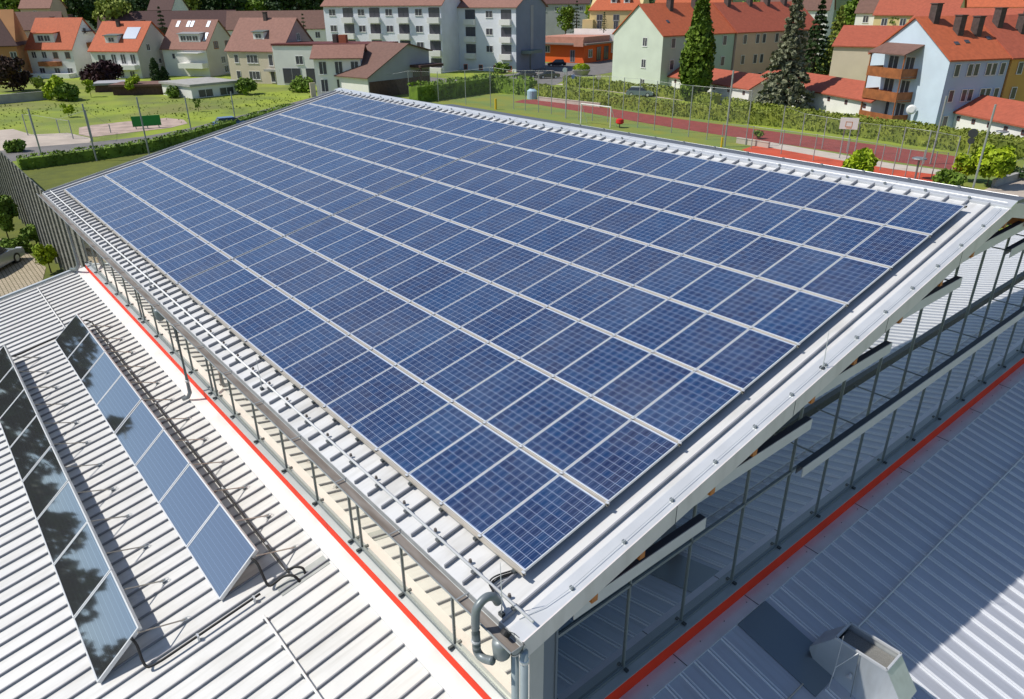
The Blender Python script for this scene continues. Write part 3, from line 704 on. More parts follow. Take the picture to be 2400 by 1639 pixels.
# ================================================================== THERMAL COLLECTORS
CW = 2.19; COLV = Vector((0, 0.975, 0.845)); CL = COLV.length; ca = math.atan2(COLV.z, COLV.y)
def collector_proto():
    root = thing('thermal_collector', 'x', 'solar collector', (0, 0, 0), 'flat glass collectors propped up in two rows')
    b = MB(); fw = 0.035; t = 0.09
    for (x0, x1, y0, y1) in ((0, CW, 0, fw), (0, CW, CL - fw, CL), (0, fw, fw, CL - fw), (CW - fw, CW, fw, CL - fw)): b.box(x0, x1, y0, y1, -t, 0)
    b.box(0.002, CW - 0.002, 0.002, CL - 0.002, -t, -t + 0.008)
    b.build('frame', M_frame, root)
    b = MB(); b.box(fw, CW - fw, fw, CL - fw, -0.03, -0.006)
    b.build('glass', M_colg, root)
    return root
cp = collector_proto(); first = True
for ri, (xe, yb, nm) in enumerate(((23.04, -5.045, 'left row'), (22.985, -2.465, 'row nearer the hall'))):
    for k in range(8):
        x0 = xe - (k + 1) * 2.212 + 0.02 - (0.06 if k >= 4 else 0)
        r = cp if first else copy_tree(cp)
        first = False
        r.location = (x0, yb, zl_(yb) + 0.09); r.rotation_euler = (ca + random.uniform(-0.006, 0.006), random.uniform(-0.006, 0.006), 0)
        r['label'] = 'flat glass solar collector, %s from the near end of the %s' % (ordw(k + 1), nm)
    for j in range(13):
        x = 22.87 - 1.52 * j
        if x < xe - 8 * 2.24: break
        top = Vector((x + 0.2, yb + 0.93, zl_(yb) + 0.86)); foot = Vector((x, yb + 1.86, zl_(yb + 1.86) + 0.05))
        root = thing('support_strut', 'metal strut with ring foot, %s from the near end behind the %s' % (ordw(j + 1), nm), 'strut', foot, 'struts propping up the collectors')
        MB().tube([top - foot, (0, 0, 0.01)], 0.016, 8).build('strut_tube', M_rail, root)
        ring = [(0.075 * math.cos(t_ * math.pi / 7) * 0.6, 0.075 * math.sin(t_ * math.pi / 7) * 1.5, 0.02) for t_ in range(15)]
        MB().tube(ring, 0.007, 6, caps=False).build('foot_ring', M_alu, root)
        MB().box(-0.03, 0.03, -0.04, 0.04, -0.05, 0.02).build('foot_clamp', M_mull, root)
# black insulated pipes
def bpipe(label, pts, r=0.03, smooth=3, brackets=()):
    root = thing('insulated_pipe', label, 'pipe', pts[0], 'black insulated pipes serving the collectors')
    MB().tube([p - Vector(pts[0]) for p in arc_path(pts, smooth)], r, 10).build('pipe_run', M_black, root, smooth=True)
    for q in brackets:
        q = Vector(q) - Vector(pts[0])
        MB().box(q.x - 0.05, q.x + 0.05, q.y - 0.02, q.y + 0.02, q.z - 0.12, q.z + 0.04).build('pipe_bracket', M_alu, root)
def L_(x, y, h): return (x, y, zl_(y) + h)
bpipe('black pipe at the near end linking the two collector rows', [L_(23.05, -4.25, 0.62), L_(23.15, -4.2, 0.45), L_(23.45, -4.2, 0.18), L_(23.56, -4.05, 0.12), L_(23.58, -3.4, 0.12), L_(23.58, -2.3, 0.12), L_(23.58, -1.75, 0.12)], 0.028, 3, [L_(23.58, -3.15, 0.12), L_(23.58, -1.9, 0.12)])
bpipe('black header pipe running behind the collector row nearer the hall', [L_(5.2, -1.3, 0.35), L_(5.3, -1.09, 0.22), L_(6.0, -1.08, 0.2), L_(12, -1.08, 0.2), L_(18, -1.08, 0.2), L_(23.2, -1.09, 0.2), L_(23.5, -1.05, 0.2), L_(23.58, -0.9, 0.2), L_(23.72, -0.78, 0.16), L_(23.8, -0.78, 0.0)], 0.028, 3, [L_(x, -1.08, 0.2) for x in (8, 10.9, 13.8, 16.7, 19.6, 22.4)])
bpipe('second black pipe from the near collector down to the roof outlet', [L_(23.0, -1.62, 0.6), L_(23.15, -1.56, 0.5), L_(23.5, -1.55, 0.18), L_(23.58, -1.45, 0.14), L_(23.60, -1.2, 0.18), L_(23.75, -1.02, 0.16), L_(23.86, -0.95, 0.0)], 0.030, 3)
bpipe('black pipe at the far end linking the two collector rows', [L_(5.1, -1.5, 0.5), L_(5.1, -2.0, 0.15), L_(5.12, -3.0, 0.12), L_(5.15, -3.9, 0.12), L_(5.2, -4.3, 0.4)], 0.035, 3)
root = thing('grey_roof_patch', 'grey sealed sheet patch on the annex roof under the pipe outlet', 'roof patch', (23.75, -0.85, zl_(-0.85) + 0.006))
MB().prism([(-0.17, -0.55, -0.55 * tL), (0.17, -0.55, -0.55 * tL), (0.17, 0.62, 0.62 * tL), (-0.17, 0.62, 0.62 * tL)], (0, 0, 0.006)).build('patch_sheet', mat('patch_grey', (0.36, 0.38, 0.37), 0.6, 0.1, 0.12, 3), root)

# ================================================================== VENT HOOD on the ribbed roof
HZ = -3.60; hx0, hx1, hy0, hy1 = 32.575, 33.54, 5.82, 6.38
root = thing('vent_hood', 'galvanised flared roof vent hood with open mesh top and slim rods', 'vent', (33.05, 6.1, zr_(33.05)))
rl = root.location
prof = [(32.575, HZ), (32.44, HZ - 0.20), (32.16, HZ - 0.57), (32.17, HZ - 0.66), (32.55, HZ - 1.28), (33.55, HZ - 1.36), (33.93, HZ - 0.68), (33.95, HZ - 0.58), (33.68, HZ - 0.20), (33.54, HZ)]
b = MB()
n = len(prof)
for yy in (hy0, hy1):
    b.quad(*[(x - rl.x, yy - rl.y, z - rl.z) for x, z in prof])
for k in range(n - 1):
    (xa, za), (xb, zb) = prof[k], prof[k + 1]
    b.quad((xa - rl.x, hy0 - rl.y, za - rl.z), (xb - rl.x, hy0 - rl.y, zb - rl.z), (xb - rl.x, hy1 - rl.y, zb - rl.z), (xa - rl.x, hy1 - rl.y, za - rl.z))
o = b.build('hood_body', M_galv, root, recalc=False)
b = MB()
for (xa, xb, ya, yb) in ((hx0, hx1, hy0 - 0.012, hy0 + 0.025), (hx0, hx1, hy1 - 0.025, hy1 + 0.012), (hx0 - 0.012, hx0 + 0.025, hy0, hy1), (hx1 - 0.025, hx1 + 0.012, hy0, hy1)):
    b.box(xa - rl.x, xb - rl.x, ya - rl.y, yb - rl.y, HZ - 0.02 - rl.z, HZ + 0.03 - rl.z)
b.build('hood_rim', M_alu, root)
b = MB(); b.box(hx0 + 0.02 - rl.x, hx1 - 0.02 - rl.x, hy0 + 0.02 - rl.y, hy1 - 0.02 - rl.y, HZ - 0.16 - rl.z, HZ - 0.15 - rl.z)
b.build('mesh_screen', M_mesh, root)
b = MB()
b.tube([(33.02 - rl.x, hy0 - 0.02 - rl.y, HZ - rl.z), (32.8 - rl.x, hy0 - 0.30 - rl.y, HZ - 0.35 - rl.z), (32.79 - rl.x, hy0 - 0.36 - rl.y, -4.62 - rl.z)], 0.010, 8)
b.build('guy_rod', M_alu, root)
b = MB(); b.tube([(33.05 - rl.x, hy0 - 0.02 - rl.y, HZ - 0.02 - rl.z), (33.12 - rl.x, hy0 - 0.1 - rl.y, HZ - 1.0 - rl.z)], 0.008, 8)
b.build('guy_rod', M_mull, root)
b = MB(); b.tube([(32.80 - rl.x, hy0 - 0.30 - rl.y, HZ - 0.35 - rl.z), (32.80 - rl.x, hy0 - 0.30 - rl.y, HZ + 0.45 - rl.z)], 0.005, 6)
b.build('air_rod', M_alu, root)
b = MB(); b.tube([(33.0 - rl.x, hy0 - 0.10 - rl.y, HZ - 0.60 - rl.z), (33.0 - rl.x, hy0 - 0.02 - rl.y, HZ - 0.56 - rl.z)], [0.055, 0.03], 10)
b.build('drain_spout', M_alu, root)

# ================================================================== BACKGROUND BUILDERS
def PD(px, py, dist):
    """point on the line of sight at a given horizontal distance"""
    r = ray(px, py); return CAMP + r * (dist / math.hypot(r.x, r.y))
def wallm(name, c): return mat('render_' + name, c, 0.85, 0, 0.05, 0.4)
M_tile_r = mat('roof_tiles_red', (0.36, 0.085, 0.045), 0.8, 0, 0.10, 2.2, bump=0.35, bscale=9)
M_tile_o = mat('roof_tiles_orange', (0.45, 0.105, 0.040), 0.8, 0, 0.10, 2.2, bump=0.35, bscale=9)
M_tile_b = mat('roof_tiles_brown', (0.165, 0.088, 0.068), 0.85, 0, 0.10, 2.2, bump=0.35, bscale=9)
M_tile_d = mat('roof_tiles_dark', (0.085, 0.042, 0.038), 0.85, 0, 0.10, 2.2, bump=0.35, bscale=9)
M_tile_p = mat('roof_tiles_pink', (0.26, 0.13, 0.10), 0.85, 0, 0.10, 2.2, bump=0.35, bscale=9)
M_white = wallm('white', (0.76, 0.75, 0.72)); M_cream = wallm('cream', (0.60, 0.52, 0.40)); M_orangew = wallm('ochre', (0.42, 0.20, 0.08))
M_greenw = wallm('green', (0.46, 0.56, 0.45)); M_pinkw = wallm('pink', (0.55, 0.40, 0.31)); M_bluew = wallm('blue', (0.40, 0.50, 0.66)); M_yelw = wallm('yellow', (0.58, 0.34, 0.09))
M_yel2 = wallm('pale_yellow', (0.66, 0.52, 0.26)); M_apt = wallm('apartment_white', (0.72, 0.74, 0.80)); M_greyw = wallm('grey', (0.36, 0.36, 0.38)); M_shop = wallm('bright_orange', (0.72, 0.115, 0.016))
M_brick = mat('brown_brick', (0.10, 0.055, 0.045), 0.9, 0, 0.2, 3); M_chim = mat('chimney_slate', (0.075, 0.055, 0.05), 0.8, 0, 0.2, 3)
M_balw = mat('balcony_timber', (0.30, 0.10, 0.03), 0.7, 0, 0.2, 2); M_maroon = mat('maroon_trim', (0.13, 0.03, 0.025), 0.7)
M_winopen = mat('window_dark_room', (0.07, 0.07, 0.085), 0.25, 0, spec=0.6)

WINC = {}
def win_mesh(w, h, framem):
    key = (round(w, 2), round(h, 2), framem.name)
    if key in WINC: return WINC[key]
    b = MB(); t = 0.07
    b.box(-w/2, w/2, 0, 0.06, 0, t); b.box(-w/2, w/2, 0, 0.06, h - t, h); b.box(-w/2, -w/2 + t, 0, 0.06, t, h - t); b.box(w/2 - t, w/2, 0, 0.06, t, h - t)
    if w > 1.0: b.box(-0.035, 0.035, 0, 0.055, t, h - t)
    fm = b.mesh('window', framem)
    c = MB(); c.box(-w/2 + t, w/2 - t, 0.0, 0.03, t, h - t); pm = c.mesh('pane', M_winopen)
    d = MB(); d.box(-w/2 - 0.06, w/2 + 0.06, 0, 0.12, -0.06, 0.0); sm = d.mesh('sill', framem)
    WINC[key] = (fm, pm, sm); return WINC[key]
class House:
    def __init__(s, name, label, cat, base, th, w, d, eave, group=None, ridge='front', rise=4.0, rp=0.5, back_up=0.0, wall=None, gable=None, roof=None, over=0.35, flat=False, hip=0.0, axes=None):
        s.B = Vector(base); s.root = thing(name, label, cat, s.B, group)
        v = Vector((s.B.x - CX, s.B.y - CY, 0)).normalized(); r = Vector((v.y, -v.x, 0))
        s.f = (-r * math.cos(th) + v * math.sin(th)); s.s = (r * math.sin(th) + v * math.cos(th))
        if axes: s.f, s.s = axes
        s.w, s.d, s.e = w, d, eave
        z0 = min(0, GZ - s.B.z) - 0.2
        P = s.pt
        b = MB()
        b.hexa([P(0, 0, z0), P(w, 0, z0), P(w, d, z0), P(0, d, z0), P(0, 0, eave), P(w, 0, eave), P(w, d, eave), P(0, d, eave)])
        if not flat:
            if ridge == 'front':
                rd = d * rp
                b.prism([P(0, 0, eave), P(0, d, eave), P(0, d, eave + back_up), P(0, rd, eave + rise)], P(w, 0, 0) - P(0, 0, 0))
            else:
                b.prism([P(0, 0, eave), P(w, 0, eave), P(w * rp, 0, eave + rise)], P(0, d, 0) - P(0, 0, 0))
        s.wall = b.build('wall', [wall], s.root)
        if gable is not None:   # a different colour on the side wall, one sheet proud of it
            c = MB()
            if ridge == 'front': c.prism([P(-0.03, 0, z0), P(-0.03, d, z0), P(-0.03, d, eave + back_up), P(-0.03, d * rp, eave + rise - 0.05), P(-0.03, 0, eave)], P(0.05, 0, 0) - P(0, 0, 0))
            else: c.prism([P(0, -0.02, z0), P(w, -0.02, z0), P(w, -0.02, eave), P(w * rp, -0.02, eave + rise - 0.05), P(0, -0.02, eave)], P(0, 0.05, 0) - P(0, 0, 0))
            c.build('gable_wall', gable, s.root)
        t = 0.16; o_ = over
        if flat:
            b = MB(); b.hexa([P(-o_, -o_, eave), P(w + o_, -o_, eave), P(w + o_, d + o_, eave), P(-o_, d + o_, eave), P(-o_, -o_, eave + 0.35), P(w + o_, -o_, eave + 0.35), P(w + o_, d + o_, eave + 0.35), P(-o_, d + o_, eave + 0.35)])
            s.roof = b.build('roof', roof, s.root)
        else:
            b = MB()
            if ridge == 'front':
                rd = d * rp; k1 = rise / rd; k2 = (rise - back_up) / (d - rd)
                for (ya, za, yb, zb) in ((-o_, eave - o_ * k1, rd, eave + rise), (d + o_, eave + back_up - o_ * k2, rd, eave + rise)):
                    h1 = hip if hip else -o_
                    b.hexa([P(-o_, ya, za), P(w + o_, ya, za), P(w - h1 if hip else w + o_, yb, zb), P(h1, yb, zb), P(-o_, ya, za + t), P(w + o_, ya, za + t), P(w - h1 if hip else w + o_, yb, zb + t), P(h1, yb, zb + t)])
                if hip:
                    for (xe, xr) in ((-o_, hip), (w + o_, w - hip)):
                        b.prism([P(xe, -o_, eave - o_ * k1 + t), P(xe, d + o_, eave - o_ * k1 + t), P(xr, rd, eave + rise + t)], (0, 0, -0.1))
            else:
                rw = w * rp; k1 = rise / rw; k2 = rise / (w - rw)
                for (xa, za) in ((-o_, eave - o_ * k1), (w + o_, eave - o_ * k2)):
                    b.hexa([P(xa, -o_, za), P(xa, d + o_, za), P(rw, d + o_, eave + rise), P(rw, -o_, eave + rise), P(xa, -o_, za + t), P(xa, d + o_, za + t), P(rw, d + o_, eave + rise + t), P(rw, -o_, eave + rise + t)])
            s.roof = b.build('roof', roof, s.root)
        s.ridge, s.rise, s.rp = ridge, rise, rp
    def pt(s, x, y, z): return s.f * x + s.s * y + Vector((0, 0, z))
    def mtx(s, o, outw):
        z = Vector((0, 0, 1)); x = outw.cross(z); M = Matrix((x, outw, z)).transposed().to_4x4(); M.translation = o; return M
    def window(s, side, u, z, w, h, fm=None, sill=True, over=None):
        fm = fm or M_winf
        if side == 'f': o = s.pt(u, 0, z) - s.s * 0.0; out = -s.s
        else: o = s.pt(0, u, z) - s.f * 0.035; out = -s.f
        a, p, q = win_mesh(w, h, fm)
        wobj = placed('window', a, s.root, s.mtx(o, out))
        placed('pane', p, wobj, Matrix.Identity(4))
        if sill: placed('sill', q, wobj, Matrix.Identity(4))
        return wobj
    def boxp(s, name, x0, x1, y0, y1, z0, z1, m, parent=None):
        P = s.pt; b = MB(); b.hexa([P(x0, y0, z0), P(x1, y0, z0), P(x1, y1, z0), P(x0, y1, z0), P(x0, y0, z1), P(x1, y0, z1), P(x1, y1, z1), P(x0, y1, z1)])
        return b.build(name, m, parent or s.root)
    def roofz(s, x, y):
        if s.ridge == 'front':
            rd = s.d * s.rp; return s.e + s.rise * (y / rd if y < rd else (s.d - y) / (s.d - rd))
        rw = s.w * s.rp; return s.e + s.rise * (x / rw if x < rw else (s.w - x) / (s.w - rw))
    def chimney(s, x, y, h=1.2, a=0.7, m=None):
        z = s.roofz(x, y); o = s.boxp('chimney', x - a/2, x + a/2, y - a * .4, y + a * .4, z - 0.5, z + h, m or M_chim, s.roof)
        s.boxp('chimney_cap', x - a/2 - .08, x + a/2 + .08, y - a * .4 - .08, y + a * .4 + .08, z + h, z + h + 0.1, M_chim, o)
    def skylight(s, x, y, w=0.8, l=1.2, m=None):
        P = s.pt; b = MB(); q = []
        for (dx, dy) in ((-w/2, -l/2), (w/2, -l/2), (w/2, l/2), (-w/2, l/2)): q.append(P(x + dx, y + dy, s.roofz(x + dx, y + dy) + 0.18))
        b.prism(q, (0, 0, 0.08)); b.build('skylight', m or mat('skylight_glass', (0.42, 0.47, 0.55), 0.2, 0.3), s.root)
    def dormer(s, x, w, y0, h, m=None, rm=None, dark=True):
        """box dormer on the front slope, front at local y0"""
        z0 = s.roofz(x, y0); zt = z0 + h; y1 = y0 + h / (s.rise / (s.d * s.rp)) * 0.98
        P = s.pt; b = MB(); b.prism([P(x - w/2, y0, z0 - 0.1), P(x - w/2, y0, zt), P(x - w/2, y1, zt)], P(w, 0, 0) - P(0, 0, 0))
        o = b.build('dormer', m or M_white, s.root)
        b = MB(); b.hexa([P(x - w/2 - .2, y0 - .3, zt - 0.05), P(x + w/2 + .2, y0 - .3, zt - 0.05), P(x + w/2 + .2, y1 + .8, zt + 0.25), P(x - w/2 - .2, y1 + .8, zt + 0.25), P(x - w/2 - .2, y0 - .3, zt + 0.1), P(x + w/2 + .2, y0 - .3, zt + 0.1), P(x + w/2 + .2, y1 + .8, zt + 0.4), P(x - w/2 - .2, y1 + .8, zt + 0.4)])
        b.build('dormer_roof', rm or M_tile_b, o)
        a, p, q = win_mesh(min(1.4, w * .6), h * 0.62, M_winf)
        n = max(1, int(w / 1.6))
        for k in range(n):
            u = x + (k - (n - 1) / 2) * 1.5
            wo_ = placed('window', a, s.root, s.mtx(s.pt(u, y0, z0 + h * 0.2), -s.s)); placed('pane', p, wo_, Matrix.Identity(4))

# ---- foliage
def leafm(name, c, c2):
    m = bpy.data.materials.new(name); m.use_nodes = True; n = m.node_tree; b = n.nodes['Principled BSDF']
    tc = n.nodes.new('ShaderNodeTexCoord'); nz = n.nodes.new('ShaderNodeTexNoise'); nz.inputs['Scale'].default_value = 0.8; nz.inputs['Detail'].default_value = 6
    cr = n.nodes.new('ShaderNodeValToRGB'); cr.color_ramp.elements[0].position = 0.35; cr.color_ramp.elements[0].color = (*c2, 1); cr.color_ramp.elements[1].position = 0.65; cr.color_ramp.elements[1].color = (*c, 1)
    n.links.new(tc.outputs['Object'], nz.inputs[0]); n.links.new(nz.outputs[0], cr.inputs[0]); n.links.new(cr.outputs[0], b.inputs['Base Color'])
    b.inputs['Roughness'].default_value = 0.7; b.inputs['Specular IOR Level'].default_value = 0.25
    return m
LF = {'lime': leafm('leaf_lime', (0.40, 0.50, 0.018), (0.20, 0.29, 0.014)), 'mid': leafm('leaf_mid', (0.18, 0.28, 0.030), (0.09, 0.15, 0.02)),
      'dark': leafm('leaf_dark', (0.045, 0.085, 0.022), (0.018, 0.038, 0.012)), 'thuja': leafm('leaf_thuja', (0.15, 0.23, 0.018), (0.06, 0.11, 0.01)), 'spruce': leafm('leaf_spruce', (0.27, 0.28, 0.17), (0.13, 0.14, 0.09)),
      'copper': leafm('leaf_copper', (0.060, 0.018, 0.022), (0.022, 0.009, 0.013)), 'hedge': leafm('leaf_hedge', (0.25, 0.29, 0.045), (0.14, 0.18, 0.03)), 'brown': leafm('leaf_brownish', (0.075, 0.035, 0.022), (0.03, 0.018, 0.014)),
      'olive': leafm('leaf_olive', (0.30, 0.35, 0.06), (0.17, 0.22, 0.035))}
M_bark = mat('bark', (0.07, 0.05, 0.035), 0.9, 0, 0.3, 5)
def rnd_unit():
    z = random.uniform(-1, 1); t = random.uniform(0, 2 * math.pi); r = math.sqrt(1 - z * z); return Vector((r * math.cos(t), r * math.sin(t), z))
def leaf(b, p, s, n=None):
    a = rnd_unit()
    if n is not None: a = (a + n * 0.9).normalized()
    u = a.cross(rnd_unit()); u = u.normalized() * s; v = a.cross(u.normalized()) * s * random.uniform(0.6, 1.0)
    b.quad(p - u - v * .3, p + v, p + u + v * .3, p - v)
def tree(name, label, cat, base, h, r, kind='mid', shape='round', trunk_h=0.2, n=900, ls=None, group=None):
    root = thing(name, label, cat, base, group)
    tb = MB()
    th = h * (0.9 if shape in ('cone', 'column') else 0.6)
    tb.tube([(0, 0, -0.3), (0.03 * h * 0.3, 0, th * .5), (0, 0, th)], [0.022 * h + 0.04, 0.014 * h + 0.03, 0.01], 7)
    if shape == 'round':
        for k in range(5):
            a = k * 1.3; zz = h * (0.22 + 0.07 * k); tb.tube([(0, 0, zz), (math.cos(a) * r * .6, math.sin(a) * r * .6, zz + h * .22)], [0.012 * h, 0.006], 5)
    tb.build('trunk', M_bark, root)
    b = MB()
    if shape == 'round':
        ls = ls or r * 0.085
        zc = h * (1 + trunk_h) / 2; rz_ = h * (1 - trunk_h) / 2
        blobs = []
        for k in range(26):
            d = rnd_unit(); q = random.uniform(0.45, 0.85); blobs.append((Vector((d.x * r * q, d.y * r * q, zc + d.z * rz_ * q)), r * random.uniform(0.24, 0.42)))
        for k in range(n):
            c, br = random.choice(blobs); d = rnd_unit(); rr = br * random.uniform(0.75, 1.08)
            leaf(b, c + Vector((d.x, d.y, d.z * 0.85)) * rr, ls * random.uniform(0.6, 1.4), d)
        # inner mass so the crown is not see-through everywhere
        for c, br in blobs[:16]:
            for k in range(14): leaf(b, c + rnd_unit() * br * 0.5, br * 0.5)
    elif shape == 'cone':
        ls = ls or r * 0.075
        nl = max(9, int(h / 0.75)); z0 = h * trunk_h
        for i in range(nl):
            t = i / (nl - 1); z = z0 + (h - z0) * t; rad = r * (1 - t) ** 0.85 + 0.12
            nb = max(5, int(13 * (1 - t) + 4))
            for j in range(nb):
                a = j * 2 * math.pi / nb + random.uniform(-.35, .35); L = rad * random.uniform(0.7, 1.18); dr = random.uniform(0.12, 0.32)
                m = max(3, int(n / (nl * nb)))
                for k in range(m):
                    q = random.uniform(0.15, 1) ** 0.7; w_ = (1 - q) * .22 * L + 0.12
                    p = Vector((math.cos(a) * L * q + random.uniform(-w_, w_), math.sin(a) * L * q + random.uniform(-w_, w_), z - dr * L * q + random.uniform(-.15, .15)))
                    leaf(b, p, ls * random.uniform(0.7, 1.4), Vector((math.cos(a) * .5, math.sin(a) * .5, .7)))
    elif shape == 'column':
        ls = ls or r * 0.11
        z0 = h * trunk_h
        lobes = [(random.uniform(0, 6.28), random.uniform(0, 1)) for _ in range(60)]
        for k in range(n):
            a, t = random.choice(lobes); a += random.gauss(0, .35); t = min(1, max(0, t + random.gauss(0, .035)))
            prof = min(1.0, (1.02 - t) * 1.9) ** 0.7 * (0.82 + 0.18 * min(1, t * 6))
            rad = r * prof * random.uniform(0.78, 1.07)
            leaf(b, Vector((math.cos(a) * rad, math.sin(a) * rad, z0 + (h - z0) * t)), ls * random.uniform(0.7, 1.4), Vector((math.cos(a), math.sin(a), .3)))
        for k in range(n // 5):
            t = random.uniform(0, .95); a = random.uniform(0, 6.28); rad = r * .55 * min(1, (1.02 - t) * 1.9) ** .7
            leaf(b, Vector((math.cos(a) * rad, math.sin(a) * rad, z0 + (h - z0) * t)), r * .35)
    b.build('crown', LF[kind], root, recalc=False)
    return root
def bush(label, base, h, r, kind='mid', n=500, group=None, name='bush', cat='bush', ls=None):
    root = thing(name, label, cat, base, group)
    MB().tube([(0, 0, -0.1), (0.05, 0, h * .4)], [0.05, 0.02], 5).build('stem', M_bark, root)
    b = MB(); ls = ls or min(r, h) * 0.13
    blobs = [(Vector((random.uniform(-.6, .6) * r, random.uniform(-.6, .6) * r, h * random.uniform(.3, .72))), min(r, h) * random.uniform(.3, .45)) for _ in range(12)]
    for k in range(n):
        c, br = random.choice(blobs); d = rnd_unit(); p = c + d * br * random.uniform(.8, 1.1); p.z = max(0.02, p.z)
        leaf(b, p, ls * random.uniform(.6, 1.4), d)
    for c, br in blobs:
        for k in range(8): leaf(b, c + rnd_unit() * br * .4, br * .55)
    b.build('leaves', LF[kind], root, recalc=False); return root
def hedge(label, pts, h, w, kind='hedge', dens=26, ls=0.16, bumpy=0.12):
    """clipped hedge along ground points"""
    root = thing('hedge', label, 'hedge', pts[0])
    b = MB(); core = MB(); o = Vector(pts[0])
    for i in range(len(pts) - 1):
        a = Vector(pts[i]); c = Vector(pts[i + 1]); d = (c - a); L = d.length; d.normalize(); n_ = Vector((-d.y, d.x, 0))
        q = [a - o - n_ * w * .4, c - o - n_ * w * .4, c - o + n_ * w * .4, a - o + n_ * w * .4]
        core.hexa(q + [p + Vector((0, 0, h * .86)) for p in q])
        for k in range(int(L * dens)):
            t = random.uniform(0, L); s_ = random.choice((0, 0, 1, 1, 2, 2, 2)); hh = h * (1 + bumpy * math.sin(t * .9 + i) * .5 + random.uniform(-bumpy, bumpy) * .5)
            if s_ == 2: p = a + d * t + n_ * random.uniform(-w/2, w/2) + Vector((0, 0, hh)); nn = Vector((0, 0, 1))
            else:
                sg_ = -1 if s_ else 1; p = a + d * t + n_ * sg_ * w / 2 * random.uniform(.85, 1.1) + Vector((0, 0, random.uniform(0.05, hh))); nn = n_ * sg_
            leaf(b, p - o, ls * random.uniform(.6, 1.4), nn)
    core.build('inner_twigs', LF[kind], root); b.build('leaves', LF[kind], root, recalc=False); return root

# ---- cars
def car(label, base, heading, col, L=4.3, W=1.76, H=1.42, kind='hatch', group='cars parked around the streets'):
    root = thing('parked_car', label, 'car', base, group, rotz=heading)
    pm = mat('car_paint_' + '_'.join(str(int(c * 100)) for c in col), col, 0.22, 0.35, coat=0.6)
    l = L / 2
    prof = [(-l, 0.32), (-l - 0.02, 0.62), (-l + 0.08, 0.90), (-l * .62 if kind == 'hatch' else -l * .55, 0.96), (l * .38, 0.94), (l * .80, 0.80), (l - 0.04, 0.66), (l, 0.42), (l - .1, 0.26), (-l + .1, 0.26)]
    def ring(w_, pf, dz=0): return [(x, w_, z + dz) for x, z in pf]
    b = MB(); secs = [(-W/2, 0.90), (-W/2 + 0.05, 0.97), (-W * .3, 1.0), (W * .3, 1.0), (W/2 - 0.05, 0.97), (W/2, 0.90)]
    n = len(prof); i0 = len(b.v)
    for (yy, k) in secs:
        for (x, z) in prof: b.v.append((x * (0.97 + 0.03 * k), yy, 0.26 + (z - 0.26) * (0.93 + .07 * k)))
    for q in range(len(secs) - 1):
        for j in range(n): b.f.append((q * n + j, q * n + (j + 1) % n, (q + 1) * n + (j + 1) % n, (q + 1) * n + j)); b.m.append(0)
    b.f.append(tuple(range(n))); b.m.append(0); b.f.append(tuple(range((len(secs) - 1) * n, len(secs) * n))[::-1]); b.m.append(0)
    b.build('body', pm, root, smooth=False)
    rear = -l * .86 if kind != 'sedan' else -l * .62
    gp = [(rear, 0.90), (rear + .28, H - .10), (rear + .75, H), (l * .02, H), (l * .22, H - .08), (l * .50, 0.90)]
    c = MB(); n = len(gp)
    for (yy, k) in ((-W/2 + .06, 0), (-W/2 + .22, 1), (W/2 - .22, 1), (W/2 - .06, 0)):
        for (x, z) in gp: c.v.append((x, yy, z if k or z < 1 else z - 0.0) if k else (x, yy, min(z, 0.93 + (z - .93) * .02)))
    for q in range(3):
        for j in range(n): c.f.append((q * n + j, q * n + (j + 1) % n, (q + 1) * n + (j + 1) % n, (q + 1) * n + j)); c.m.append(0)
    c.build('windows', mat('car_glass', (0.02, 0.025, 0.03), 0.06, 0, spec=1.0), root)
    c = MB(); c.prism([(rear + .34, -W/2 + .24, H - .03), (l * .14, -W/2 + .24, H - .03), (l * .14, W/2 - .24, H - .03), (rear + .34, W/2 - .24, H - .03)], (0, 0, 0.05)); c.build('car_roof', pm, root)
    for sx_ in (-1, 1):
        for sy in (-1, 1):
            x = sx_ * L * .30; wl = MB().tube([(x, sy * (W/2 - .17), .32), (x, sy * (W/2 + .012), .32)], .32, 18).build('wheel', M_black, root)
            MB().tube([(x, sy * (W/2), .32), (x, sy * (W/2 + .02), .32)], .20, 14).build('rim', M_alu, wl)
    for sy in (-1, 1):
        MB().box(l - .16, l + .0, sy * W * .36 - .17, sy * W * .36 + .17, .60, .74).build('headlight', M_frame, root)
        MB().box(-l - .03, -l + .06, sy * W * .40 - .1, sy * W * .40 + .1, .66, .82).build('tail_light', M_red, root)
    return root

# ================================================================== BACKGROUND SCENE
# distant hillside
M_hill = leafm('hill_green', (0.05, 0.075, 0.02), (0.02, 0.035, 0.012))
b = MB(); NX, NY = 60, 12
dirL = ray(-700, 200); dirR = ray(3100, 200)
a0 = math.atan2(dirL.y, dirL.x); a1 = math.atan2(dirR.y, dirR.x)
if a0 < a1: a0 += 2 * math.pi
vs = []
for j in range(NY):
    d = 270 + 55 * j
    for i in range(NX):
        a = a0 + (a1 - a0) * i / (NX - 1); zz = GZ - 0.5 + (max(0, d - 280) * 0.13) * (1 + 0.15 * math.sin(i * .5)) + 0.8 * math.sin(i * 1.7 + j)
        b.v.append((CX + math.cos(a) * d, CY + math.sin(a) * d, zz if j else GZ - 2))
for j in range(NY - 1):
    for i in range(NX - 1): b.f.append((j * NX + i, j * NX + i + 1, (j + 1) * NX + i + 1, (j + 1) * NX + i)); b.m.append(0)
o = b.build('hill', M_hill); o['kind'] = 'structure'

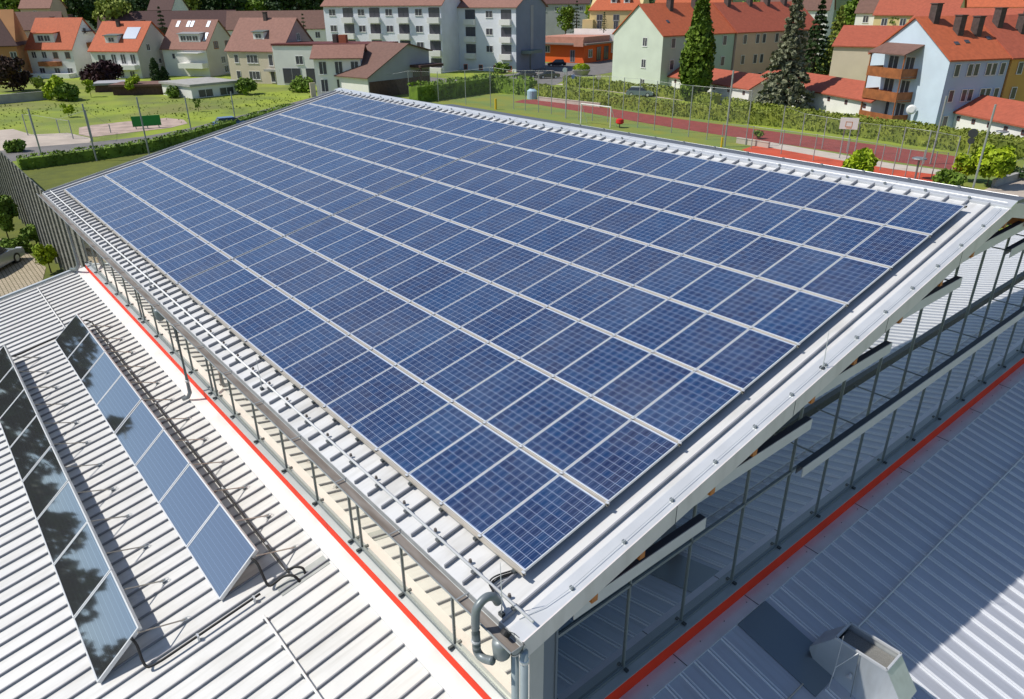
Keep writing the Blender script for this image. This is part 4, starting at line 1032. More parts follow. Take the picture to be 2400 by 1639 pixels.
# --- houses on the left
GH = 'houses in the row behind the meadow'
P0 = G(184, 182)
h = House('house', 'white house with bright orange tiled roof and balcony, left of the skylight house', 'house', P0, R(38), 10.4, 10.6, hgt(P0, 114), GH, rise=5.6, wall=M_white, roof=M_tile_o)
for u in (1.2, 4.0): h.window('f', u, h.e - 1.9, 1.1, 1.2, M_tile_p)
for u in (6.6, 9.0): h.window('f', u, h.e - 1.9, 1.1, 1.3)
for u in (1.5, 4.5, 8): h.window('f', u, 0.5, 1.3, 1.4)
h.dormer(6.4, 4.6, 0.9, 1.9, M_white, M_tile_o); h.chimney(7.5, 6.2); h.chimney(2.8, 5.8)
h.boxp('balcony', 3.0, 7.4, -1.5, 0, h.e - 3.4, h.e - 2.5, M_balw); h.boxp('terrace_wall', 0.4, 9.6, -2.2, 0, -0.2, 0.9, M_white)
h.window('s', 5.3, h.e + 2.6, 1.0, 1.2); h.boxp('side_balcony', -1.3, 0, 5.0, 9.5, h.e - 0.2, h.e + 0.9, M_balw); h.boxp('side_balcony_roof', -1.5, 0, 4.6, 9.8, h.e + 3.0, h.e + 3.15, M_tile_d)
P0 = G(335, 184)
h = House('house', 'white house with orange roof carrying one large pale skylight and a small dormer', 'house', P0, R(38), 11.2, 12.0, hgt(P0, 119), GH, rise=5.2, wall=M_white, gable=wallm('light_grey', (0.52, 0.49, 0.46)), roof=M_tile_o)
for u in (8.2, 9.2): h.window('f', u, h.e - 2.3, 0.9, 1.5)
for u in (1.3, 3.6, 5.8): h.window('f', u, h.e - 2.6, 1.2, 1.9)
for u in (2.2, 4.8): h.window('f', u, h.e - 5.3, 1.2, 1.4)
h.boxp('balcony', 0.3, 6.6, -1.4, 0, h.e - 3.6, h.e - 2.7, M_white)
h.skylight(3.0, 3.4, 3.2, 2.4); h.dormer(6.6, 3.0, 1.4, 1.5, M_white, mat('lead_roof', (0.12, 0.15, 0.14), 0.6)); h.chimney(7.0, 5.0); h.chimney(2, 6.4, .6)
for u in (3.6, 8.4): h.window('s', u, h.e - 0.2, 1.1, 1.3)
h.window('s', 6.5, h.e - 2.9, 1.0, 1.0); h.window('s', 9.4, h.e - 3.2, 0.8, 1.4)
P0 = G(494, 180)
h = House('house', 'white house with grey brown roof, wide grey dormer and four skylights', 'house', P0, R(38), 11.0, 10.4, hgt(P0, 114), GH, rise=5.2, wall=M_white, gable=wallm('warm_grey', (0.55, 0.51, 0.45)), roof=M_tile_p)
h.dormer(4.4, 5.2, 1.0, 1.7, M_white, mat('dormer_metal', (0.30, 0.31, 0.32), 0.5)); 
for u in (1.6, 5.6, 6.6, 9.2): h.skylight(u, 4.3, 0.75, 1.1)
h.skylight(1.0, 1.9, .7, 1.5); h.chimney(3.2, 6.0, .7)
h.window('f', 8.3, h.e - 2.1, .8, 1.1); h.boxp('balcony', 0.2, 6.2, -1.8, 0, h.e - 3.8, h.e - 2.8, M_white); h.boxp('awning', 0.6, 5.8, -1.9, 0, h.e - 0.9, h.e - .75, M_winf)
for u, z in ((3.4, -.2), (7.2, -.2), (5.0, -3.2), (5.6, -6)): h.window('s', u, max(.4, h.e + z), 1.4, 1.4, M_balw if z > -1 else M_winf)
P0 = G(670, 198)
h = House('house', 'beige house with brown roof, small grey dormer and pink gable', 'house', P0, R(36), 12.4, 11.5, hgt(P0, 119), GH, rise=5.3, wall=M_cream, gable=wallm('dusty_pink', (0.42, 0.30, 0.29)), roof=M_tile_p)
h.dormer(6.0, 2.4, 1.8, 1.4, M_white, mat('lead_roof', (0.12, 0.15, 0.14), 0.6)); h.chimney(6.5, 5.4, 1.4)
for z in (-2.3, -5.2):
    for u, w_ in ((10.4, 1.0), (7.2, 1.6), (6.0, 1.0)): h.window('f', u, h.e + z, w_, 1.5)
    h.window('f', 2.6, h.e + z - .4, 1.0, 2.0)
    h.boxp('balcony', 0.0, 3.6, -1.3, 0, h.e + z - 1.3, h.e + z - 0.9, M_conc)
h.window('s', 5.8, h.e + 1.4, 1.1, 1.4)
P0 = G(60, 186)
h = House('house', 'ochre house with steep dark maroon roof at the left edge', 'house', P0, R(14), 16, 11, hgt(P0, 104), GH, rise=6.4, wall=M_orangew, roof=M_tile_d, hip=3.5)
for u in (0.9, 5.6, 9): h.window('f', u, h.e - 2.7, 1.2, 1.3)
h.window('f', 0.8, h.e - 5.2, 1.2, 1.3); h.dormer(6.2, 3.5, 1.2, 1.4, M_tile_d, M_tile_d); h.chimney(8, 5, 1.6)
# flat-roofed white house, annex, low gable hall
P0 = PD(905, 200, 142)
P0.z = GZ
h = House('house', 'long white flat roofed house with maroon roof edge and brick chimney', 'house', P0, R(20), 21.5, 8, hgt(P0, 108), GH, wall=M_white, roof=M_maroon, flat=True, over=0.15)
for u in (6.6, 9.2, 12.4, 16.4): h.window('f', u, h.e - 3.2, 1.5, 1.5); 
for u in (13.6, 18.2): h.window('f', u, 0.3, 3.6, 2.7, M_greyw, False)
h.boxp('chimney', 8.2, 9.6, 3, 4, h.e + .3, h.e + 1.7, mat('brick_red', (0.35, 0.10, 0.05), .9)); h.boxp('chimney', 10.0, 10.8, 3, 4, h.e + .3, h.e + 1.8, M_chim)
P0 = G(852, 224)
h = House('house', 'white two storey house with small brown roof, terrace below, behind the roof corner', 'house', P0, R(10), 7.6, 6, hgt(P0, 134), GH, rise=1.6, wall=M_white, roof=M_tile_p, over=.5)
for u in (1.0, 3.6, 6.2): h.window('f', u, h.e - 2.6, 1.3, 2.0); h.window('f', u, 0.6, 1.2, 2.0)
P0 = G(866, 232)
h = House('house', 'low brown roofed house with pale grey gable wall and dark brick base', 'house', P0, R(50), 8.2, 13.8, hgt(P0, 181), GH, rise=4.4, rp=0.64, back_up=3.2, wall=M_white, gable=M_greyw, roof=M_tile_b, over=.5)
h.boxp('brick_base', -0.10, 0.0, 0.2, 13.6, 0, 2.5, M_brick); h.window('s', 6.6, 0.5, 2.2, 2.0, M_brick, False)
h.boxp('canopy', -2.6, 0.2, 9.2, 14.6, 4.1, 4.5, M_tile_d); h.window('s', 11.6, .3, 3.6, 3.2, M_brick, False); h.boxp('canopy_post', -2.5, -2.25, 9.3, 9.55, 0, 4.1, M_brick)
# garages and sheds by the meadow
P0 = G(452, 232)
h = House('garage', 'low pale garage with flat roof and two dark openings', 'garage', P0, R(62), 9.5, 8.5, hgt(P0, 204), None, wall=M_white, roof=M_conc, flat=True, over=.3)
for u in (2.4, 6.2): h.window('s', u, 0.05, 2.6, 1.25, M_winf, False)
P0 = G(380, 222)
h = House('shed', 'low open shed with flat brown grey roof beside the round bush', 'shed', P0, R(20), 8, 5, hgt(P0, 202), None, wall=M_brick, roof=M_tile_b, flat=True, over=.4)
P0 = G(304, 214)
h = House('shed', 'flat shed with pale roof under the copper beech', 'shed', P0, R(10), 5.5, 5, hgt(P0, 198), None, wall=M_brick, roof=M_greyw, flat=True, over=.3)
# white apartment blocks
GA = 'white apartment blocks with balconies'
def apartment(label, B, th, w, d, ey, cols, wins, rows, small=(), side=False, gable=None):
    h = House('apartment_block', label, 'apartment block', B, th, w, d, hgt(B, ey), GA, rise=3.4, wall=M_apt, roof=M_tile_p, over=.45, gable=gable)
    for z in rows:
        zz = h.e - z
        for u in cols:
            h.window('f', u, zz - 0.75, 2.5, 2.1, M_dark, False)
            o = h.boxp('balcony', u - 1.35, u + 1.35, -0.8, -0.02, zz - 1.6, zz - 0.5, M_white)
        for u in wins: h.window('f', u, zz - 0.2, 1.7, 1.35)
    for u in small: h.window('f', u, h.e - 12.6, 1.0, 1.1, M_shop, False)
    return h
B1 = G(1040, 172)
sc = (FPX / math.hypot(B1.x - CX, B1.y - CY)) * 1.12
apartment('long white apartment block behind the brown roofed house', B1, R(26), 28.6, 11, 11, [1.6, 8.8, 15.8, 22.4], [5.2, 12.3, 19.1, 26.4], [1.9, 5.1, 8.3, 11.7])
B2 = G(1210, 170)
h = apartment('white apartment block with its shaded end wall facing the orange shop', B2, R(30), 21.6, 13.2, 16, [2.4, 11.4], [6.6, 15.4, 19.4], [1.9, 5.3, 8.7], [1.6, 5.2, 9.0, 13.0], gable=wallm('end_wall_shade', (0.22, 0.25, 0.32)))  # end wall of the white block: shade is put into its blue grey colour
h.boxp('stair_glass', -0.10, 0, 6.2, 7.4, 4, 13, M_greyw); h.boxp('porch_roof', -2.4, 0, 2.0, 7.5, 3.6, 4.2, mat('porch_green', (0.16, 0.20, 0.18), .6)); h.boxp('porch_post', -2.3, -2.1, 2.1, 2.3, 0, 3.6, M_dark)
# orange shop
P0 = G(1368, 149)
h = House('shop', 'bright orange single storey shop with grey sloped canopy and pinkish flat roof', 'shop', P0, R(30), 13, 15, hgt(P0, 106), None, wall=M_shop, roof=mat('canopy_grey', (0.20, 0.16, 0.14), .7), flat=True, over=1.4)
h.boxp('upper_roof', 0.5, 13, 0.6, 15, h.e + .36, h.e + 1.7, mat('roof_pink', (0.50, 0.24, 0.17), .8, 0, .1, 1)); h.boxp('roof_parapet', -0.6, 2.0, -1.6, -1.3, h.e - .3, h.e + 1.3, mat('roof_pink', (0.5, .24, .17)))
h.window('f', 3.2, 0.2, 1.3, 2.7, M_greyw, False); h.window('f', 10.4, 2.2, 1.4, 1.6)
h.window('s', 3.0, 1.2, 2.0, 1.8); h.window('s', 7.2, 0.2, 2.2, 3.2, M_maroon, False); h.window('s', 11, .2, 2.4, 3.2, M_maroon, False)
h.boxp('parapet_wall', -4, 12, 15.2, 15.6, 3, h.e + 3.0, M_white)
# pale yellow house with hipped roof
P0 = PD(1500, 72, 205)
h = House('house', 'pale yellow house with orange hipped roof and two roof dormers', 'house', P0, R(12), 13.5, 11, hgt(P0, 22), None, rise=5.0, wall=M_yel2, roof=M_tile_o, hip=3.0)
for u in (2.2, 6.4, 10.8): h.window('f', u, h.e - 2.6, 1.6, 1.4, M_greyw); h.window('f', u, max(.2, h.e - 5.6), 1.2, 2.0, M_greyw)
h.dormer(4.2, 1.6, 1.4, 1.3); h.dormer(7.6, 1.6, 1.4, 1.3)
h.boxp('porch', 12.2, 15, -1.4, 3, -2, 2.6, M_yel2); h.boxp('garden_wall', -6, 18, -6.0, -5.6, -5, -0.6, M_white)
# green gabled house + pink neighbour
P0 = G(1545, 213)
he = hgt(P0, 84)
h = House('gabled_house', 'pale green house showing a plain gable wall with three windows', 'house', P0, R(45), 12.2, 17.5, he, 'gabled terrace houses with red roofs', ridge='side', rise=4.6, wall=mat('render_green_side', (0.40, 0.50, 0.42), .85, 0, .05, .4), gable=wallm('green_light', (0.58, 0.64, 0.54)), roof=M_tile_o, over=.25)
for z in (1.0, 4.2, 7.6): h.window('f', 4.2, he - 10.0 + z + .6, 1.1, 1.4)
for z in (0.8, 4.0, 7.4):
    for u in (2.4, 6.5, 11.0, 15.0): h.window('s', u, he - 9.8 + z + .4, 1.0, 1.6, sill=False)
h.chimney(5.0, 6.0, 1.6, 1.0); h.chimney(5.0, 12.0, 1.8, 1.0)
for (x, y) in ((2.4, 3.2), (2.2, 13.5)): h.skylight(x, y, .5, .6, M_winopen)
P1 = P0 + h.pt(-0.3, 17.8, 0)
h2 = House('gabled_house', 'pale pink house continuing the red roofed terrace behind the conifer', 'house', P1, R(45) , 12.2, 24, he, 'gabled terrace houses with red roofs', ridge='side', rise=4.6, wall=M_pinkw, roof=M_tile_r, over=.25, axes=(h.f, h.s))
for z in (0.8, 4.0, 7.4):
    for u in (2.2, 5.6, 7.4, 11, 14.5, 18, 21.5): h2.window('s', u, he - 9.8 + z + .4, 1.0, 1.6, sill=False)
for y in (3.0, 9.0, 14.0, 19): h2.chimney(5.6, y, 1.6, 1.0)
# blue gabled house
P0 = G(2187, 312)
he = hgt(P0, 141)
hb = House('gabled_house', 'light blue house with three timber balconies stacked on its gable', 'house', P0, R(44), 12.2, 8.4, he, 'gabled terrace houses with red roofs', ridge='side', rise=4.1, wall=M_bluew, gable=wallm('blue_light', (0.55, 0.66, 0.76)), roof=M_tile_o, over=.25)
fh = he / 3.1
for k in range(3):
    z = 0.6 + k * fh * 1.02
    o = hb.boxp('balcony', 4.2, 9.8, -2.2, 0, z - .12, z + .0, M_conc)
    for (x0, x1, y0, y1) in ((4.2, 9.8, -2.25, -2.15), (4.2, 4.3, -2.15, 0), (9.7, 9.8, -2.15, 0)): hb.boxp('balcony_rail', x0, x1, y0, y1, z - .25, z + .85, M_balw, o)
    for x in (4.25, 9.65): hb.boxp('balcony_post', x, x + .12, -2.2, -2.08, z + .85, z + fh * 1.02 - .2, M_balw, o)
    hb.window('f', 5.6, z + .05, 1.4, 2.0); hb.window('f', 8.2, z + .05, 1.6, 2.0)
P = hb.pt; z = 0.6 + 3 * fh * 1.02
b = MB(); b.hexa([P(4.0, -2.5, z - .25), P(10.0, -2.5, z - .25), P(10.0, 0, z + .75), P(4.0, 0, z + .75), P(4.0, -2.5, z - .13), P(10.0, -2.5, z - .13), P(10.0, 0, z + .87), P(4.0, 0, z + .87)])
b.build('balcony_roof', M_tile_b, hb.root)
for z in (0.9, 3.7, 6.4):
    for u in (1.2, 3.0, 3.9, 5.6, 6.4, 7.6): hb.window('s', u, he - 8.6 + z + .4, .75, 1.35, sill=False)
for (x, y) in ((5.4, 1.8), (3.6, 3.8), (3.4, 6.2)): hb.chimney(x, y, 1.9, 0.95)
for (x, y) in ((2.0, 2.4), (2.2, 4.0), (2.6, 7.4)): hb.skylight(x, y, .4, .6, M_winopen)
o = MB(); 
dish = thing('satellite_dish', 'large pale satellite dish beside the lowest timber balcony', 'satellite dish', P0 + hb.pt(3.2, -0.7, 2.2))
MB().tube([(0, 0, 0), (0.05, -0.12, 0.02)], [0.55, 0.35], 18).build('dish_bowl', M_winf, dish); MB().tube([(0, 0, 0), (0.3, .6, -.2)], .03, 6).build('dish_arm', M_dark, dish)
P1 = P0 + hb.pt(-0.15, 8.6, 0)
hy = House('gabled_house', 'ochre yellow house continuing the terrace at the right edge', 'house', P1, R(44), 12.2, 22, he, 'gabled terrace houses with red roofs', ridge='side', rise=4.1, wall=M_yelw, roof=M_tile_r, over=.25, axes=(hb.f, hb.s))
for z in (0.9, 3.7, 6.4):
    for u in (1.4, 4.0, 5.6, 8.5, 11): hy.window('s', u, he - 8.6 + z + .4, .8, 1.35, sill=False)
for (x, y) in ((4.6, 1.6), (3.6, 4.2), (4.8, 6.2), (4, 10)): hy.chimney(x, y, 1.9, 0.95)
P0 = PD(2092, 180, 135)
h = House('house', 'cream house with dull brown roof behind the light blue house', 'house', P0, R(8), 9.5, 12, hgt(P0, 111), None, rise=2.7, wall=M_cream, roof=M_tile_r, over=.3)
# garages with red roofs
GG = 'rows of garages with red roofs'
for (lab, bp, th, w_, ey, nw) in (('white garage row beside the green house, half hidden by the tall conifer', (1752, 247), 52, 24, 208, 6), ('white garage row left of the light blue house with small square windows', (2034, 290), 51, 27, 237, 7), ('white garage row at the right edge with small square windows', (2500, 376), 46, 24, 318, 9)):
    P0 = G(*bp); h = House('garage', lab, 'garage', P0, R(th), w_, 6.2, hgt(P0, ey), GG, rise=1.5, wall=M_white, roof=M_tile_r, over=.4)
    for k in range(nw): h.window('f', 1.2 + k * (w_ - 2) / nw, h.e - 0.95, .5, .5, M_maroon, False)
P0 = G(1972, 208)
h = House('garage', 'small garage with red roof and timber gable behind the spruce', 'garage', P0, R(60), 4.6, 12, hgt(P0, 186), GG, ridge='side', rise=1.5, wall=M_white, gable=M_brick, roof=M_tile_r, over=.4)
# rows and houses far behind
def far_house(label, px, py, dist, th, w_, d_, ey, rise, wall, roof, wins=0, group='houses far up the hillside', hip=0.0):
    P0 = PD(px, py, dist); h = House('house', label, 'house', P0, R(th), w_, d_, max(1.5, hgt(P0, ey)), group, rise=rise, wall=wall, roof=roof, hip=hip)
    for k in range(wins): h.window('f', (k + .6) * w_ / (wins + .2), h.e - 2.2, 1.2, 1.4)
    return h
far_house('long low house with dark maroon roof above the two orange roofed houses', 560, 110, 215, 4, 32, 10, 62, 3.6, M_brick, M_tile_d, 0)
far_house('long house with brown roof and white walls left of the white apartment block', 775, 112, 200, 4, 24, 10, 66, 3.8, M_white, M_tile_b, 5)
far_house('brown roofed house behind the leftmost orange roof', 150, 90, 205, 6, 12, 9, 68, 3.4, M_cream, M_tile_b, 2)
far_house('pale house with steep blue black roof among the dark trees', 405, 44, 240, 35, 7, 8, 22, 4.4, M_white, M_tile_d, 2)
far_house('pinkish house half hidden in trees at the top left', 120, 36, 250, 30, 8, 8, 18, 3.6, M_pinkw, M_tile_p, 1)
far_house('white house with red roof at the top behind the tall narrow conifer', 1700, 40, 255, 8, 22, 10, 5, 3.5, M_white, M_tile_o, 6)
far_house('grey office building at the top beside the apartment end wall', 1378, 66, 250, 5, 20, 10, 8, 3.0, M_greyw, M_tile_d, 5)
far_house('brown roofed house at the top right of the tall conifer', 1935, 64, 215, 8, 17, 10, 22, 5.0, M_white, M_tile_b, 4)
far_house('brown roofed white house between the trees at the top', 2090, 76, 190, 12, 8, 9, 28, 5.0, M_white, M_tile_b, 2)
far_house('cream yellow house with red roof above the cream gable', 2232, 66, 180, 10, 15, 9, 34, 4.0, M_yel2, M_tile_r, 4)
far_house('grey blue gabled house at the top near the right edge', 2300, 46, 215, 40, 7, 9, 8, 4.2, M_greyw, M_tile_b, 2)
far_house('white house with orange roof at the top right corner', 2400, 56, 200, 10, 13, 9, 14, 4.5, M_white, M_tile_o, 3)
far_house('red roofed house at the top right behind the chimneys', 2420, 76, 160, 14, 20, 9, 52, 1.9, M_cream, M_tile_r, 3)
far_house('dark roofed house at the top between apartment and yellow house', 1335, 44, 300, 8, 14, 10, 14, 4, M_white, M_tile_d, 3)

# --- trees
def T_(label, px, py, top, rpx, kind, shape, n=900, dist=None, name='tree', cat='tree', trunk=0.12, group='trees around the houses', ls=None):
    B = G(px, py) if dist is None else PD(px, py, dist)
    dd = (B - CAMP).dot(CF); r = rpx * dd / FPX; hh = hgt(B, top)
    if B.z > GZ + 1:   # stands on the hillside: reach down to it
        pass
    return tree(name, label, cat, B, hh, r, kind, shape, trunk, n, ls, group)
T_('tall narrow green conifer in front of the pale green house', 1625, 236, -8, 36, 'thuja', 'column', 5200, trunk=0.06, name='conifer')
T_('big grey green spruce standing over the garages', 1832, 262, -14, 62, 'spruce', 'cone', 9500, trunk=0.10, name='spruce')
T_('dark conifer right behind the big spruce', 1900, 190, 4, 46, 'dark', 'cone', 3000, trunk=0.05, name='conifer')
T_('yellow green conifer between the spruce and the light blue house', 1945, 186, 18, 44, 'olive', 'cone', 3200, trunk=0.05, name='conifer')
T_('leafy dark green tree behind the conifers right of the spruce', 1995, 150, -6, 52, 'mid', 'round', 3000, trunk=0.05)
T_('green tree beside the brown roofed white house at the top', 2090, 70, 22, 30, 'mid', 'round', 1200, dist=185)
T_('round green tree with yellow flowers shrub behind the orange shop', 1325, 92, 6, 24, 'mid', 'round', 1600, dist=215)
T_('slim dark conifer beside the round tree behind the orange shop', 1350, 90, 4, 14, 'dark', 'cone', 900, dist=214, name='conifer')
T_('small dark conifer in front of the pale yellow house', 1415, 74, 30, 10, 'dark', 'cone', 700, dist=196, name='conifer')
T_('small lime tree left of the pale yellow house', 1380, 60, 8, 14, 'lime', 'round', 700, dist=225)
T_('dark conifer between the skylight house and the grey dormer house', 392, 120, 18, 18, 'dark', 'cone', 1500, dist=190, name='conifer')
T_('slim dark conifer left of the white apartment block', 718, 112, 34, 11, 'dark', 'cone', 900, dist=185, name='conifer')
T_('broad olive green tree above the skylight house roof', 284, 90, -8, 46, 'olive', 'round', 2600, dist=225)
T_('dark green pointed conifer beside the garage', 370, 198, 136, 13, 'dark', 'column', 1200, trunk=.03, name='conifer')
T_('second shorter conifer beside the garage', 389, 196, 156, 11, 'dark', 'column', 900, trunk=.03, name='conifer')
for i, (px, top, r_, k_) in enumerate(((20, -30, 46, 'mid'), (72, -20, 34, 'mid'), (140, -26, 40, 'lime'), (190, -34, 44, 'dark'), (236, -14, 36, 'dark'), (330, -30, 46, 'dark'), (372, -16, 24, 'dark'), (452, -26, 40, 'olive'), (505, -30, 42, 'dark'), (556, -34, 44, 'dark'), (610, -24, 38, 'mid'), (655, -30, 40, 'dark'), (706, -34, 42, 'dark'), (752, -20, 34, 'dark'))):
    T_('%s tree in the dark wood along the top left, %s from the left edge' % ({'mid': 'green', 'lime': 'bright green', 'dark': 'dark', 'olive': 'olive'}[k_], ordw(i + 1)), px, 62, top, r_, k_, 'round', 1000, dist=262, trunk=0.0)
for i, (px, top, k_) in enumerate(((1440, 2, 'mid'), (1520, 0, 'dark'), (1760, 2, 'mid'), (2010, 0, 'mid'), (2160, -4, 'dark'), (2260, 0, 'mid'), (2350, -4, 'dark'), (2395, 4, 'lime'), (860, -12, 'dark'), (1300, -4, 'dark'))):
    T_('%s tree on the skyline, %s counted along the top right' % ({'mid': 'green', 'lime': 'bright', 'dark': 'dark'}[k_], ordw(i + 1)), px, 46, top, 40, k_, 'round', 800, dist=285, trunk=0.0)
# meadow bushes and small trees
def B_(label, px, py, top, rpx, kind, n=500, name='bush', cat='bush'):
    B = G(px, py); dd = (B - CAMP).dot(CF); return bush(label, B, hgt(B, top), rpx * dd / FPX, kind, n, 'bushes and shrubs', name, cat)
T_('copper red leaved tree at the left edge in front of the ochre house', 32, 214, 128, 42, 'brown', 'round', 2200, trunk=.05)
T_('dark purple leaved tree in front of the skylight house', 250, 200, 143, 40, 'copper', 'round', 2200, trunk=.05)
T_('smaller purple leaved shrub left of the purple tree', 206, 196, 154, 16, 'copper', 'round', 700, trunk=.05)
B_('rounded bright green bush at the meadow edge, leftmost of the large ones', 142, 234, 178, 34, 'lime', 1200); B_('darker green bush below the bright one at the meadow edge', 160, 237, 198, 30, 'mid', 900)
B_('slim lime shrub left of the open sheds', 214, 228, 178, 14, 'lime', 600); B_('leafy lime shrub in front of the sheds', 318, 222, 168, 20, 'lime', 900)
B_('small clipped bush in front of the pale garage', 408, 230, 202, 20, 'mid', 700); B_('dark green shrub right of the pale garage', 582, 222, 180, 26, 'mid', 900)
B_('small dark shrub standing alone in the meadow', 466, 262, 222, 9, 'mid', 300); B_('weedy yellow green sapling in the meadow near the green board', 162, 275, 234, 16, 'lime', 400)
B_('big green shrub beside the white flat roofed house', 705, 216, 182, 30, 'mid', 900); B_('low round bush on the sandy corner at the left edge', 36, 356, 330, 26, 'mid', 700); B_('grey green shrub behind the copper tree', 92, 214, 174, 18, 'olive', 500)
B_('bright green bush rising behind the ridge in front of the red court', 2013, 425, 340, 42, 'lime', 1600); B_('large bright green bush behind the ridge near the right edge', 2312, 438, 326, 46, 'lime', 2000); B_('low dark bush at the foot of the large bright bush', 2215, 440, 402, 36, 'mid', 900)
B_('second bright green shrub left of the large one', 2262, 425, 345, 32, 'lime', 900); B_('small dark bush beside the running track', 1778, 326, 298, 14, 'mid', 300)
B_('dark ground hugging shrub at the right edge', 2390, 420, 396, 34, 'dark', 500)
B_('clipped hedge ball beside the white apartment block', 1172, 172, 150, 22, 'mid', 500)
B_('shrub growing at the foot of the slatted wall beside the parked silver car', 120, 640, 555, 26, 'lime', 1400); B_('upper shrub growing along the slatted wall', 86, 572, 520, 26, 'mid', 1200); B_('big leafy shrub at the left edge beyond the silver car', 20, 560, 445, 40, 'mid', 1800); B_('low shrub behind the silver car roof', 40, 590, 560, 38, 'mid', 1000)
# flower planter
P0 = G(1362, 178)
pl = thing('flower_planter', 'big round white planter with green and yellow plants on the street', 'planter', P0)
MB().tube([(0, 0, 0), (0, 0, 1.1)], [1.2, 1.9], 18).build('pot', M_conc, pl)
b = MB()
for k in range(700): d = rnd_unit(); leaf(b, Vector((d.x * 1.7, d.y * 1.7, 1.3 + abs(d.z) * 1.0)), .16, d)
b.build('plants', LF['lime'], pl, recalc=False)
# hedges
hedge('long clipped hedge between the hall lawn and the grey road on the left', [G(48, 398), G(180, 380), G(330, 358), G(450, 330), G(560, 300), G(690, 262)], 1.15, 1.2, 'mid', 60, .12)
hedge('tall dark hedge right of the brown roofed house', [G(970, 240), G(1060, 228), G(1150, 214), G(1250, 224)], 2.6, 2.5, 'mid', 60, .2)
hedge('long green hedge along the running track', [G(1255, 224), G(1400, 246), G(1560, 268), G(1720, 286), G(1860, 300), G(2000, 318), G(2150, 340), G(2290, 360), G(2420, 376)], 1.7, 1.6, 'hedge', 110, .12)
hedge('upper hedge in front of the pale green house', [G(1325, 200), G(1440, 214), G(1560, 228), G(1680, 246)], 1.5, 1.6, 'hedge', 55, .18)
hedge('upper hedge in front of the garages and the light blue house', [G(1700, 250), G(1800, 268), G(1900, 282), G(2030, 300), G(2190, 322), G(2420, 356)], 1.2, 1.6, 'hedge', 55, .16)
# --- slatted wall beyond the far corner
sw = thing('slatted_wall', 'tall grey slatted timber wall running away from the far corner of the hall', 'wall', (-2.2, 0.42, GZ))
b = MB(); 
for k in range(46):
    z = 0.15 + k * 0.105; b.box(-42, 0.3, 0.03, 0.05, z, z + 0.075)
M_slat = mat('weathered_slats', (0.19, 0.19, 0.165), .85, 0, .3, 3, stretch=(.3, 1, 3))
b.build('slats', M_slat, sw)
b = MB(); b.box(-42, 0.3, 0.06, 0.08, 0.1, 4.95); b.build('backing_board', M_dark, sw)
for k in range(29):
    x = 0.2 - 1.45 * k; MB().box(x - .045, x + .045, -.06, 0.03, 0, 5.02).build('wall_post', M_slat, sw)
# --- cars
dv = Vector((-0.7, 0.7, 0)).normalized()
car('silver car cut off by the left edge, parked beside the slatted wall', G(-22, 634) , math.atan2(0.62, -0.78), (0.42, 0.46, 0.52), L=4.4)
def carh(px, py, deg):   # heading relative to image right
    B = G(px, py); v = Vector((B.x - CX, B.y - CY)).normalized(); r = Vector((v.y, -v.x)); a = R(deg); d = r * math.cos(a) + v * math.sin(a); return B, math.atan2(d.y, d.x)
B, a = carh(1232, 183, 195); car('dark grey car with pale front parked left of the other two on the street', B, a, (0.10, 0.11, 0.11))
B, a = carh(1285, 184, 195); car('dark estate car parked on the street right of the dark grey car', B, a, (0.07, 0.075, 0.08), kind='sedan')
B, a = carh(1305, 156, 178); car('blue black car standing in front of the orange shop', B, a, (0.012, 0.014, 0.03), H=1.5)
B, a = carh(545, 302, 12); car('blue car on the road just behind the roof edge', B, a, (0.04, 0.12, 0.42))
B, a = carh(1500, 226, -8); car('grey blue car half hidden between the two hedges', B, a, (0.20, 0.26, 0.34))
# --- posts, nets
def vpost(parent, base, h_, r, m, name='post'):
    return MB().tube([base - parent.location, base - parent.location + Vector((0, 0, h_))], r, 8).build(name, m, parent)
M_post = mat('post_galvanised', (0.34, 0.36, 0.36), .5, .3)
def net_mat():
    m = bpy.data.materials.new('wire_net'); m.use_nodes = True; n = m.node_tree; b_ = n.nodes['Principled BSDF']; b_.inputs['Base Color'].default_value = (0.35, 0.38, 0.37, 1)
    b_.inputs['Alpha'].default_value = 0.045; return m
M_net = net_mat()
def net_fence(label, posts, tops, r=0.06, net=True, cat='net fence', ncut=None):
    B0 = G(*posts[0]); root = thing('net_fence', label, cat, B0, 'tall net fences around the pitches')
    bs = [G(*p) for p in posts]; hs = [hgt(bs[i], tops[i]) for i in range(len(bs))]
    for q, hh in zip(bs, hs): vpost(root, q, hh, r, M_post)
    if net:
        b = MB()
        for i in range(len(bs) - 1):
            h1 = min(hs[i], hs[i + 1]) if ncut is None else ncut
            b.quad(bs[i] - B0, bs[i + 1] - B0, bs[i + 1] - B0 + Vector((0, 0, h1)), bs[i] - B0 + Vector((0, 0, h1)))
        b.build('net', M_net, root, recalc=False)
        b = MB()
        for i in range(len(bs) - 1):
            MB().tube([bs[i] - B0 + Vector((0, 0, hs[i] - .05)), bs[i + 1] - B0 + Vector((0, 0, hs[i + 1] - .05))], .015, 5).build('top_wire', M_post, root)
    return root
net_fence('tall ball net fence with thin posts behind the ridge beside the track', [(888, 225), (960, 230), (1028, 238), (1092, 246), (1150, 252), (1204, 256), (1231, 260), (1262, 264), (1292, 268), (1325, 276), (1356, 282), (1388, 284), (1424, 287), (1458, 292), (1494, 300), (1533, 306), (1573, 312), (1613, 322), (1656, 328), (1700, 334), (1747, 340)], [180, 166, 168, 165, 157, 165, 165, 165, 165, 172, 178, 178, 178, 182, 184, 190, 196, 200, 204, 208, 212], .05)
net_fence('tall ball net fence with thin posts right of the yellow marker', [(1827, 340), (1875, 343), (1926, 349), (1984, 357), (2050, 362), (2106, 378), (2164, 386), (2230, 405)], [248, 266, 274, 284, 292, 298, 306, 319], .05)
